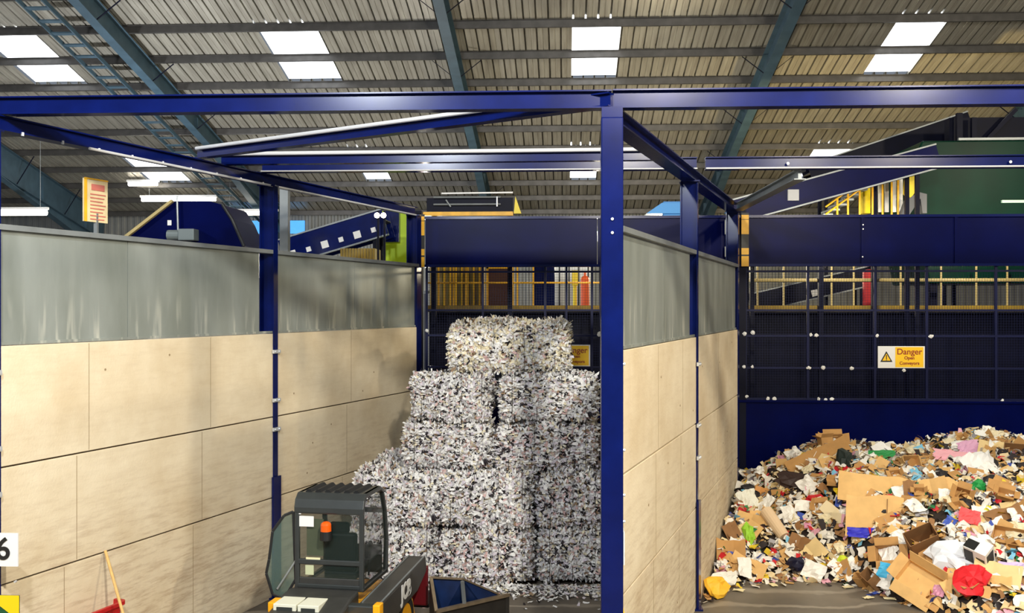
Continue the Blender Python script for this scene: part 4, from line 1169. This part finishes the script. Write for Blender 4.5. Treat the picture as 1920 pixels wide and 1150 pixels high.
# prominent pieces, one by one
def seam(x_, h_):
    def f(o):
        q = MB(); q.box((x_ - .006, -h_ / 2, .001), (x_ + .006, h_ / 2, .006)); LOCAL.add(root_of(o).name); q.build('tape_seam', cardm[2], o)
    return f
put(m_fold(1.15, .5, .05, 3), 'cardboard_sheet', cardm[0], 1640, 925, R(-6), .0, 'largest flat sheet of tan cardboard high in the middle of the heap', 'cardboard', face=1.1, lift=.12)
put(m_fold(.85, .66, .02, 4), 'flat_cardboard', cardm[0], 1638, 972, R(-3), .0, 'square tan cardboard panel with a vertical seam below the largest sheet', 'cardboard', face=2.2, lift=.16, parts=seam(.18, .6))
put(m_fold(.42, .6, .5, 14), 'cardboard_wing', cardm[0], 1752, 935, R(8), .0, 'left half of the opened tan carton lying centre right of the heap', 'cardboard', face=1.4, lift=.12)
put(m_fold(.44, .55, -.4, 15), 'cardboard_wing', cardm[0], 1792, 936, R(-8), .0, 'right half of the opened tan carton lying centre right of the heap', 'cardboard', face=1.4, lift=.12)
put(m_fold(1.15, .36, .12, 6), 'cardboard_strip', cardm[1], 1535, 862, R(30), .0, 'long strip of cardboard sloping up to the left peak of the heap', 'cardboard', face=.9, lift=.1)
put(m_box(.36, .26, .14, True, seed=6), 'crushed_carton', cardm[1], 1562, 836, R(4), .1, 'crushed brown carton on the left peak of the heap', 'carton', face=.8, lift=.05)
put(m_lump(.2, 3, (.7, 1.2, .5)), 'plastic_bag', C_(18, 34, 30), 1585, 868, R(10), .1, 'dark green-black bag just under the left peak', 'bag', face=.8)
put(m_sheet(.46, .22, .05, seed=5), 'printed_packet', C_(40, 140, 70), 1652, 863, R(5), .1, 'flat green printed packet near the top edge of the heap', 'packet', face=.8, lift=.1)
put(m_sheet(.62, .26, .07, seed=6), 'pink_sheet', C_(240, 176, 186), 1785, 866, R(-8), .1, 'wide pink paper sheet near the top right of the heap', 'paper', face=.8, lift=.1)
put(m_sheet(.34, .26, .08, seed=61), 'pink_leaflet', C_(224, 170, 200), 1818, 846, R(20), .1, 'crumpled lilac-pink leaflet above the wide pink sheet', 'paper', face=.8, lift=.1)
put(m_sheet(.55, .5, .12, seed=7), 'paper_bag', C_(244, 242, 238), 1832, 885, R(12), .1, 'big crumpled white paper bag at upper right of the heap', 'bag', face=1.1, lift=.12)
put(m_lump(.14, 5, (1, .8, .6)), 'plastic_wrapper', C_(30, 150, 70), 1832, 917, R(30), .1, 'small bright green wrapper below the big white paper bag', 'wrapper', face=.8, lift=.06)
put(m_fold(.34, .26, .2, 11), 'cardboard_square', cardm[1], 1872, 920, R(-12), .1, 'tan cardboard square right of the green wrapper', 'cardboard', face=1., lift=.08)
put(m_sheet(.3, .22, .04, seed=8), 'red_packet', C_(236, 80, 84), 1812, 974, R(-18), .1, 'flat coral red packet on white paper, right half of the heap', 'packet', face=1.2, lift=.12)
put(m_lump(.17, 8, (1.1, .8, .6)), 'red_bag', C_(200, 20, 34), 1530, 944, R(10), .1, 'crumpled deep red bag left of the large tan sheet', 'bag', face=.9, lift=.05)
put(m_lump(.1, 9, (1, .8, .6)), 'yellow_wrapper', C_(246, 220, 20), 1577, 924, 0, .1, 'small yellow wrapper at the upper left corner of the large tan sheet', 'wrapper', face=.9, lift=.06)
put(m_lump(.09, 19, (1, .9, .7)), 'yellow_wrapper', C_(230, 220, 60), 1850, 963, 0, .1, 'small yellow wrapper right of the coral red packet', 'wrapper', face=.9, lift=.06)
put(m_lump(.09, 29, (1, .9, .7)), 'lime_wrapper', C_(200, 214, 50), 1580, 1054, 0, .1, 'small lime-yellow wrapper near the foot of the heap, left of centre', 'wrapper', face=.9, lift=.06)
put(m_box(.42, .24, .42, False, seed=12), 'open_carton', cardm[2], 1735, 1030, R(35), .0, 'brown open carton standing on edge in the right middle of the heap', 'carton', face=.4, lift=.02)


def bands(o):
    LOCAL.add(root_of(o).name)
    for x0, x1, z0, z1 in ((-.15, -.02, .06, .3), (.02, .14, .04, .22)):
        q = MB(); q.box((x0, -.114, z0), (x1, -.11, z1)); q.build('black_print', black, o)
    q = MB(); q.box((-.16, -.1, .34), (.0, .05, .344)); q.build('black_print', black, o); q = MB(); q.box((.16, -.08, .06), (.164, .08, .28)); q.build('black_print', black, o)


q = MB(); q.box((-.16, -.11, 0), (.16, .11, .34))
put(q, 'printed_carton', C_(240, 240, 236), 1838, 1056, R(-24), .0, 'white carton with black printed squares, lower right of the heap', 'carton', face=.1, lift=.04, parts=bands)
put(m_sheet(.4, .22, .05, seed=10), 'blue_packet', C_(70, 180, 226), 1676, 1076, R(-10), .05, 'bright sky blue packet near the foot of the heap', 'packet', face=1.2, lift=.1)
put(m_lump(.23, 11, (1, .9, .55), 14), 'red_tissue', C_(226, 28, 40), 1822, 1098, R(20), .05, 'vivid red crumpled tissue near the foot of the heap', 'wrapper', face=1., lift=.17)
put(m_box(.66, .36, .1, True, seed=22), 'flattened_carton', cardm[0], 1732, 1108, R(-22), .0, 'large open flattened carton at the foot of the heap', 'carton', face=.35, lift=.03)
put(m_box(.2, .17, .3, False, seed=23), 'brown_box', cardm[2], 1646, 1098, R(-25), .0, 'small upright brown box at the foot of the heap', 'box', face=.1, lift=.02)
put(m_box(.16, .12, .2, False, seed=24), 'brown_box', cardm[1], 1622, 1100, R(10), .0, 'tiny tan box left of the small upright brown box', 'box', face=.1, lift=.02)
put(m_fold(.46, .34, .5, 25), 'curved_cardboard', cardm[1], 1358, 1036, R(-10), .0, 'rounded brown cardboard piece beside the dividing wall', 'cardboard', face=1.4, lift=.1)
put(m_fold(.55, .28, .3, 26), 'curved_cardboard', cardm[0], 1398, 1066, R(-34), .0, 'orange-tan cardboard flap below the rounded brown piece', 'cardboard', face=1.1, lift=.08)
put(m_fold(.24, .26, .3, 27), 'brown_card', cardm[2], 1364, 998, R(20), .0, 'small dark brown card next to the dividing wall', 'cardboard', face=1.2, lift=.08)
put(m_lump(.14, 14, (.7, 1.3, .5)), 'lime_bag', C_(150, 206, 50), 1404, 1006, R(10), .1, 'lime green bag in the left part of the heap', 'bag', face=.9, lift=.08)
put(m_fold(.6, .22, .3, 28), 'cardboard_flap', cardm[0], 1415, 982, R(-18), .0, 'long tan cardboard flap above the lime green bag', 'cardboard', face=1., lift=.1)
q = MB(); q.tube((0, -.28, .1), (0, .28, .1), .1, 16, .11)
put(q, 'paper_roll', C_(224, 196, 160), 1452, 992, R(28), .0, 'beige paper roll lying in the left part of the heap', 'roll', face=.5, lift=.04)
put(m_lump(.15, 16, (1, .7, .9)), 'navy_bag', C_(16, 18, 50), 1492, 1064, 0, .05, 'dark navy bag at the foot of the heap, left side', 'bag', face=.5, lift=.06)
put(m_fold(.4, .26, .6, 31), 'folded_board', cardm[2], 1502, 1024, R(-20), .0, 'folded brown board above the navy bag', 'cardboard', face=1., lift=.1)
put(m_fold(.36, .3, .5, 32), 'folded_board', cardm[3], 1526, 1040, R(40), .0, 'yellowish folded board right of the navy bag', 'cardboard', face=1., lift=.1)
put(m_sheet(.4, .16, .05, seed=17), 'blue_print', C_(50, 50, 190), 1618, 1002, R(4), .05, 'violet-blue printed strip below the square tan panel', 'packet', face=1.2, lift=.14)
put(m_sheet(.42, .2, .06, seed=18), 'lilac_sheet', C_(206, 186, 226), 1898, 1076, R(-6), .05, 'lilac striped sheet at the right edge of the picture', 'paper', face=1., lift=.1)
put(m_box(.42, .26, .14, False, seed=33), 'brown_carton', cardm[1], 1893, 1016, R(-6), .0, 'closed-looking brown carton at the right edge of the heap', 'carton', face=.3, lift=.05)
put(m_box(.4, .26, .16, False, seed=34), 'brown_carton', cardm[2], 1906, 856, R(-4), .0, 'brown carton at the top right edge of the heap', 'carton', face=.5, lift=.02)
put(m_box(.28, .3, .2, False, seed=35), 'tan_carton', cardm[0], 1706, 880, R(5), .0, 'tan carton near the top, between the green packet and the pink sheet', 'carton', face=.9, lift=.02)
put(m_fold(.34, .24, .4, 36), 'tan_flap', cardm[1], 1738, 868, R(14), .0, 'tan flap touching the pink sheet', 'cardboard', face=.8, lift=.08)
put(m_lump(.27, 21, (1.3, .8, .5), 14), 'white_bag', C_(226, 232, 240), 1786, 1046, R(0), .0, 'bluish white crumpled bag beside the black-printed carton', 'bag', face=.8, lift=.06)
put(m_lump(.3, 22, (1.3, .6, .35), 14), 'brown_rag', C_(54, 36, 32), 1494, 912, R(-14), .0, 'dark brown rag in the upper left of the heap', 'rag', face=.9, lift=.06)
put(m_fold(.5, .2, .2, 37), 'white_tray', C_(236, 220, 180), 1566, 968, R(-38), .0, 'cream narrow tray left of the square tan panel', 'tray', face=1., lift=.1)
put(m_fold(.18, .4, .2, 38), 'card_strip', cardm[2], 1704, 928, R(0), .0, 'upright brown card strip between the two big tan cartons', 'cardboard', face=1.3, lift=.1)
put(m_box(.36, .24, .2, True, seed=39), 'small_carton', cardm[1], 1672, 1044, R(12), .0, 'small open carton above the sky blue packet', 'carton', face=.7, lift=.03)
put(m_lump(.2, 23, (1.1, .9, .5)), 'orange_bag', C_(246, 190, 50), 1326, 1108, R(10), .0, 'orange-yellow bag on the floor against the dividing wall', 'bag', face=.4, lift=.04)
put(m_lump(.2, 24, (1.2, .8, .5)), 'white_bag', C_(240, 238, 230), 1350, 1098, R(10), .0, 'white crumpled bag beside the orange-yellow bag', 'bag', face=.4, lift=.05)
put(m_sheet(.34, .4, .06, seed=41), 'white_sheet', C_(240, 240, 226), 1402, 945, R(20), .0, 'upright white sheet in the upper left of the heap', 'paper', face=1.4, lift=.1)
put(m_fold(.22, .28, .4, 42), 'orange_card', C_(216, 150, 80), 1425, 930, R(-20), .0, 'orange-brown card beside the upright white sheet', 'cardboard', face=1.2, lift=.09)
put(m_fold(.5, .3, .3, 43), 'cardboard_flap', cardm[3], 1862, 848, R(-16), .0, 'pale yellow card at the right crest of the heap', 'cardboard', face=.6, lift=.08)
put(m_fold(.4, .16, .1, 44), 'white_board', white, 1852, 826, R(-24), .0, 'white board poking up at the highest right crest of the heap', 'board', face=.5, lift=.12)
put(m_fold(.55, .4, .3, 45), 'cardboard_flap', cardm[2], 1886, 980, R(20), .0, 'broad brown flap at the right edge, above the closed-looking carton', 'cardboard', face=1.1, lift=.08)
put(m_fold(.6, .35, .2, 46), 'cardboard_flap', cardm[3], 1868, 1082, R(-14), .0, 'pale card flap between the red tissue and the right edge', 'cardboard', face=.8, lift=.06)
# groups of look-alikes scattered over the heap
kinds = [('cardboard_piece', cardm[0], 'small torn piece of light tan cardboard in the waste heap', 'cardboard', 'light tan cardboard pieces', 34, 'fold', (.16, .38)),
         ('cardboard_piece', cardm[1], 'small torn piece of brown cardboard in the waste heap', 'cardboard', 'brown cardboard pieces', 30, 'fold', (.14, .36)),
         ('cardboard_piece', cardm[3], 'small torn piece of pale yellow card in the waste heap', 'cardboard', 'pale card pieces', 24, 'fold', (.14, .34)),
         ('paper_sheet', C_(240, 238, 232), 'crumpled white paper sheet in the waste heap', 'paper', 'crumpled white sheets', 70, 'sheet', (.16, .36)),
         ('paper_sheet', C_(226, 214, 180), 'crumpled cream paper sheet in the waste heap', 'paper', 'crumpled cream sheets', 26, 'sheet', (.14, .32)),
         ('small_carton', cardm[1], 'small torn-open brown carton in the waste heap', 'carton', 'small torn-open cartons', 14, 'box', (.16, .28)),
         ('leaflet', C_(196, 40, 48), 'small red printed leaflet in the waste heap', 'leaflet', 'red leaflets', 8, 'sheet', (.1, .18)),
         ('leaflet', C_(70, 96, 190), 'small blue printed leaflet in the waste heap', 'leaflet', 'blue leaflets', 8, 'sheet', (.1, .18)),
         ('leaflet', C_(214, 150, 176), 'small pink printed leaflet in the waste heap', 'leaflet', 'pink leaflets', 9, 'sheet', (.1, .2)),
         ('leaflet', C_(60, 140, 90), 'small green printed leaflet in the waste heap', 'leaflet', 'green leaflets', 6, 'sheet', (.1, .18)),
         ('black_wrapper', C_(30, 26, 30), 'small black crumpled wrapper in the waste heap', 'wrapper', 'black wrappers', 26, 'lump', (.06, .13))]
sd = 100
for name, m, lab, cat, grp, cnt, kd, (s0, s1) in kinds:
    protos = []
    for k in range(5):
        sd += 1; a = random.uniform(s0, s1); b = a * random.uniform(.6, 1)
        mb = {'fold': lambda: m_fold(a, b, random.uniform(-.6, .9), sd), 'sheet': lambda: m_sheet(a, b, a * .3, 5, seed=sd), 'box': lambda: m_box(a, b, b * .7, True, seed=sd), 'lump': lambda: m_lump(a, sd, (1.2, .9, .6), 10)}[kd]()
        if k < cnt: protos.append(mb)
    for k in range(cnt):
        for _ in range(50):
            y = random.uniform(13.6, 19.3); x = float(wallx(y)) + random.uniform(.2, 6.6)
            if y > float(np.interp(x, fx, fy)) + .08 and x < at(1935, 575, y).x: break
        mb = protos[k % len(protos)]; q = MB(); q.v = mb.v; q.f = mb.f; q.m = mb.m
        put(q, name, m, Vector((x, y, float(heap(x, y)))), 0, random.uniform(0, 6.28), .3, lab, cat, face=random.uniform(.1, 1.0), lift=.04 + random.random() * .05, group=grp)
for px, py in ((1628, 1122), (1668, 1124), (1590, 1102), (1450, 1098), (1385, 1108)):
    p = gnd(px, py, .01); q = m_sheet(.16, .1, .02, 4, seed=px); o = q.build('paper_scrap', C_(240, 226, 180), origin=(0, 0, 0)); o.location = (p.x, p.y, .01); o.rotation_euler = (0, 0, px)
    tag(o, 'pale paper scrap lying on the bare floor before the heap', 'paper scrap', 'pale scraps on the floor')

# ================================================================== LOADER
h_ = ray(1300, 575); h_.z = 0; h_.normalize()
LC = atd(620, 575, 11.56); LC.z = 0
lz = math.atan2(h_.y, h_.x) - PI / 2
ld_ = empty('skid_steer_loader', (LC.x, LC.y, 0), lz, 'dark grey skid-steer loader with orange beacon, seen from behind in the bale bay', 'loader', local=True)
Minv = (Matrix.Translation((LC.x, LC.y, 0)) @ Matrix.Rotation(lz, 4, 'Z')).inverted()
dk = mat('cab_dark_grey', (58, 62, 62), .35, .2, .15, 8, coat=.3); dk2 = mat('engine_cover_grey', (54, 54, 52), .5, 0, .25, 8); yl = mat('loader_yellow', (250, 176, 20), .4, 0, .12, 6)
rub = mat('tyre_rubber', (24, 24, 25), .85)
CW0, CW1 = -.43, .40
# chassis
mb = MB(); mb.prism([(-1.0, .28), (1.35, .28), (1.45, .55), (1.2, .78), (-.1, .86), (-1.0, .8)], 'x', -.5, .42); mb.build('chassis', yl, ld_, bevel=.02)
mb = MB(); mb.prism([(-1.05, .55), (-.06, .62), (-.06, .99), (-.3, .98), (-1.0, .82)], 'x', -.46, .36); mb.build('engine_cover', dk2, ld_, bevel=.025)
for k, (x0_, x1_) in enumerate(((-.42, -.16), (-.14, .1))):
    mb = MB(); mb.box((x0_, -.64, .86), (x1_, -.34, .97)); o = mb.build('vent_cover', mat('vent_cream', (224, 224, 206), .5), ld_, bevel=.006)
    q = MB(); q.box((x0_ + .04, -.645, .9), (x1_ - .04, -.6, .94)); q.build('vent_slot', dk, o)
mb = MB(); mb.box((-.5, -.6, .86), (-.42, -.4, .97)); mb.build('rear_light', yl, ld_, bevel=.01)
for sx in (-.62, .54):
    for yy_ in (-.45, .8):
        c_ = Vector((sx, yy_, .37)); w0 = -.13 if sx < 0 else 0
        mb = MB(); n_ = 28; prof_ = [(-.12, .24), (-.125, .33), (-.09, .37), (.09, .37), (.125, .33), (.12, .24)]; rings = []
        for i in range(n_):
            a = 2 * PI * i / n_; rings += [(c_.x + px_, c_.y + math.cos(a) * r_, c_.z + math.sin(a) * r_) for px_, r_ in prof_]
        fs = [(i * 6 + j, i * 6 + j + 1, ((i + 1) % n_) * 6 + j + 1, ((i + 1) % n_) * 6 + j) for i in range(n_) for j in range(5)] + [(i * 6, ((i + 1) % n_) * 6, ((i + 1) % n_) * 6 + 5, i * 6 + 5) for i in range(n_)]
        mb.add(rings, fs)
        for i in range(16):
            a = 2 * PI * i / 16; q = c_ + Vector((0, math.cos(a) * .365, math.sin(a) * .365)); mb.bar(q - Vector((.11, 0, 0)), q + Vector((.0, 0, 0)), .04, .03, up=(0, math.cos(a + .0), math.sin(a)))
        tyre = mb.build('tyre', rub, ld_)
        mb = MB(); mb.tube(c_ - Vector((.1, 0, 0)), c_ + Vector((.1, 0, 0)), .23, 20); mb.build('wheel_rim', yl, tyre)
# cab: side hoops, roof, panels
side = [(0, .98), (0, 1.86), (.03, 1.97), (.11, 2.03), (.62, 2.03), (.74, 1.98), (.86, 1.72), (.93, 1.35), (.9, .98)]
mb = MB()
for X in (CW0 + .03, CW1 - .03):
    pts_ = [Vector((X, y, z)) for y, z in side]
    for a, b in zip(pts_, pts_[1:]): mb.bar(a, b + (b - a).normalized() * .02, .055, .05)
    mb.bar(pts_[-1], pts_[0], .055, .05)
for y, z in ((0, 1.86), (.0, 1.28), (.0, 1.0), (.86, 1.72), (.9, .98)): mb.bar((CW0 + .03, y, z), (CW1 - .03, y, z), .05, .06)
mb.build('cab_frame', dk, ld_, bevel=.01)
mb = MB(); mb.prism([(-.03, 1.84), (-.03, 1.9), (.0, 1.99), (.08, 2.055), (.62, 2.055), (.76, 1.99), (.74, 1.95), (.62, 2.01), (.1, 2.01), (.04, 1.96), (.02, 1.84)], 'x', CW0, CW1); roof = mb.build('cab_roof', dk, ld_, bevel=.008)
mb = MB()
for i in range(6):
    x_ = CW0 + .12 + i * .115; mb.prism([(x_ - .045, 2.05), (x_ + .045, 2.05), (x_ + .01, 2.085), (x_ - .015, 2.085)], 'y', .12, .6)
mb.build('roof_ribs', black, roof)
mb = MB(); mb.box((CW0 + .05, -.01, 1.0), (CW1 - .05, .02, 1.1)); mb.box((CW0 + .0, -.025, .96), (CW1, .03, 1.0)); mb.build('rear_panel', dk2, ld_, bevel=.01)
mb = MB(); mb.box((CW0 + .06, -.004, 1.31), (CW1 - .06, .002, 1.83)); mb.build('rear_window', glass, ld_)
mb = MB(); mb.box((CW0 + .06, -.004, 1.1), (CW1 - .06, .002, 1.26)); mb.build('lower_rear_window', glass, ld_)
mb = MB(); mb.prism([(.04, 1.02), (.04, 1.84), (.1, 1.98), (.62, 1.98), (.72, 1.93), (.83, 1.7), (.89, 1.35), (.86, 1.02)], 'x', CW1 - .03, CW1 - .025); mb.build('side_window', glass, ld_)
mb = MB(); mb.box((-.2, .3, 1.0), (.2, .75, 1.1)); mb.box((-.2, .28, 1.1), (.2, .38, 1.55)); mb.box((-.12, .28, 1.55), (.12, .34, 1.68)); mb.build('seat', black, ld_, bevel=.03)
mb = MB(); mb.tube((.27, .55, 1.0), (.27, .62, 1.35), .012); mb.ball((.27, .62, 1.37), .03, 8); mb.tube((-.27, .55, 1.0), (-.27, .62, 1.35), .012); mb.ball((-.27, .62, 1.37), .03, 8); mb.build('control_levers', black, ld_)
mb = MB(); mb.box((-.38, .82, 1.0), (.34, .86, 1.3)); mb.build('front_panel', dk2, ld_)
bc = Vector((-.03, -.07, 1.65)); mb = MB(); mb.tube(bc - Vector((0, 0, .1)), bc, .07, 16, .065); mb.bar(bc + Vector((0, .0, -.06)), bc + Vector((0, .08, -.06)), .05, .03); bcn = mb.build('beacon_base', black, ld_)
mb = MB(); mb.tube(bc, bc + Vector((0, 0, .07)), .062, 18, .06); mb.ball(bc + Vector((0, 0, .07)), .06, 16, sc=(1, 1, .7)); mb.build('beacon_lens', mat('beacon_amber', (236, 92, 10), .2, coat=.5), bcn)
mb = MB(); mb.box((-.39, -.012, 1.68), (-.2, -.006, 1.8)); mb.build('paper_notice', white, ld_)
mb = MB(); mb.box((-.42, -.02, 1.82), (-.35, -.01, 1.89)); mb.build('roof_sticker', white, ld_)
mb = MB(); mb.box((-.3, .03, 1.34), (-.1, .05, 1.76)); mb.build('rear_blind', mat('pale_green_card', (150, 156, 120), .7), ld_)
mb = MB(); mb.box((-.3, -.012, 1.13), (-.2, -.006, 1.24)); mb.build('lower_sticker', mat('pale_sticker', (190, 196, 160), .6), ld_)
mb = MB(); mb.box((-.29, -.02, 1.285), (-.12, -.008, 1.33)); mb.build('frame_sticker', mat('cream_sticker', (226, 222, 180), .6), ld_)
# open door, hinged at the front left corner and swung outwards
dv = Vector((-.27, -.08, 0)).normalized(); hb_ = Vector((CW0 - .0, .02, 0))
dpoly = [(0, 1.06), (.02, 1.84), (.1, 1.8), (.2, 1.62), (.23, 1.3), (.255, 1.14), (.2, .9), (.1, .84)]
dp = [hb_ + dv * (t_ * 1.3) + Vector((0, 0, z)) for t_, z in dpoly]
mb = MB()
for a, b in zip(dp, dp[1:] + dp[:1]): mb.bar(a, b, .03, .03, up=dv.cross(Vector((0, 0, 1))))
door = mb.build('door', black, ld_, bevel=.006)
nrm = dv.cross(Vector((0, 0, 1))) * .004
mb = MB(); n_ = len(dp); mb.add([p - nrm for p in dp] + [p + nrm for p in dp], [(i, (i + 1) % n_, n_ + (i + 1) % n_, n_ + i) for i in range(n_)] + [tuple(reversed(range(n_))), tuple(range(n_, 2 * n_))]); mb.build('door_glass', gglass, door)
mb = MB(); mb.tube(hb_ + Vector((.02, -.02, 1.3)), hb_ + dv * .2 + Vector((0, -.02, .96)), .012); mb.build('door_strut', galv, door)
# boom on the right
A_ = (.44, .7); z0, z1 = .93, 1.0
mb = MB(); mb.add([(A_[0], -.32, z0), (A_[1], -.32, z0), (A_[1], 1.58, z1), (A_[0], 1.58, z1), (A_[0], -.32, z0 - .34), (A_[1], -.32, z0 - .34), (A_[1], 1.2, z1 - .34), (A_[0], 1.2, z1 - .34), (A_[1], 1.62, z1 - .2), (A_[0], 1.62, z1 - .2)],
                  [(0, 1, 2, 3), (4, 7, 6, 5), (0, 4, 5, 1), (2, 8, 9, 3), (8, 6, 7, 9), (1, 5, 6, 8, 2), (0, 3, 9, 7, 4)])
boom = mb.build('boom', mat('boom_grey', (72, 70, 66), .45, .1, .2, 5), ld_, bevel=.02)
sl = math.atan2(z1 - z0, 1.9)
to = text_mesh('JCB', .26, .003, 'maker_lettering', white, boom, (A_[1] + .002, .66, z0 + .04 - .16), (PI / 2, 0, PI / 2), bold=.012); to.rotation_euler = Matrix.Rotation(PI / 2, 3, 'Z').__matmul__(Matrix.Rotation(PI / 2, 3, 'X')).to_euler()
mb = MB(); mb.bar((A_[1] - .015, -.3, z0 + .006), (A_[1] - .015, 1.56, z1 + .006), .02, .012); mb.bar((A_[0] + .04, -.3, z0 + .006), (A_[0] + .04, 1.56, z1 + .006), .015, .01); mb.build('boom_edge_weld', galv, boom)
mb = MB(); mb.box((.12, -.42, .55), (.7, -.3, .93)); mb.build('boom_pivot_housing', dk, ld_, bevel=.015)
mb = MB(); mb.box((.64, -.44, .55), (.72, -.3, .95)); mb.build('pivot_side_plate', yl, ld_, bevel=.01)
mb = MB(); mb.prism([(.1, .3), (1.25, .3), (1.1, .6), (.75, .66), (.3, .5)], 'x', .42, .66); mb.build('side_fender', yl, ld_, bevel=.02)
mb = MB(); mb.tube((.57, .7, .52), (.57, 1.5, .62), .045, 12); mb.tube((.57, 1.3, .6), (.57, 1.75, .6), .025, 10); mb.build('lift_ram', black, ld_)
mb = MB(); mb.box((.5, 1.6, .35), (.71, 1.68, .86)); mb.build('quick_hitch', mat('hitch_red', (110, 14, 26), .45), ld_, bevel=.02)
# bucket (built in world space, then moved into the loader's space)
def wl_(px, py, z): return Minv @ gnd(px, py, z)
def fl(p, z=0.03): return Vector((p.x, p.y, z))
nA, nB = wl_(818, 1147, .46), wl_(952, 1116, .44); fA, fM, fB = wl_(808, 1083, .78), wl_(868, 1086, .78), wl_(936, 1115, .46)
nL = wl_(700, 1150, .46)
mb = MB(); th = Vector((0, .02, 0))
def plate(mb, pts, d=Vector((.0, .018, 0))):
    n_ = len(pts); mb.add([p for p in pts] + [p + d for p in pts], [(i, (i + 1) % n_, n_ + (i + 1) % n_, n_ + i) for i in range(n_)] + [tuple(reversed(range(n_))), tuple(range(n_, 2 * n_))])
plate(mb, [nA, nB, fl(nB), fl(nA)])
bkt = mb.build('bucket', mat('bucket_steel', (58, 54, 50), .5, .4, .3, 6), ld_)
mb = MB(); plate(mb, [fA, fM, fB, fl(fB), fl(fA)]); mb.build('bucket_back_plate', mat('bucket_blue_paint', (18, 44, 92), .45, .1, .5, 5), bkt)
mb = MB(); plate(mb, [nB, fB, fl(fB), fl(nB)], Vector((.02, 0, 0))); plate(mb, [nA, fA, fl(fA), fl(nA)], Vector((-.02, 0, 0))); plate(mb, [fl(nA, .02), fl(nB, .02), fl(fB, .02), fl(fA, .02)], Vector((0, 0, .02))); mb.build('bucket_shell', mat('bucket_steel', (58, 54, 50), .5, .4, .3, 6), bkt)
mb = MB(); mb.bar(nA, nB + (nB - nA).normalized() * .02, .05, .04); mb.bar(nA, fA, .04, .03); mb.bar(fA, fM, .03, .02); mb.bar(fM, fB, .03, .02); mb.build('bucket_rim', mat('worn_steel', (150, 132, 108), .4, .5, .3, 9), bkt)
mb = MB(); mb.bar(fM + Vector((0, -.03, -.02)), nA + (nB - nA) * .38, .035, .035); mb.build('bucket_brace', galv, bkt)
mb = MB(); mb.box((.5, 1.7, .3), (.7, (fA.y if fA.y > 1.75 else 1.8), .5)); mb.build('bucket_bracket', black, bkt)
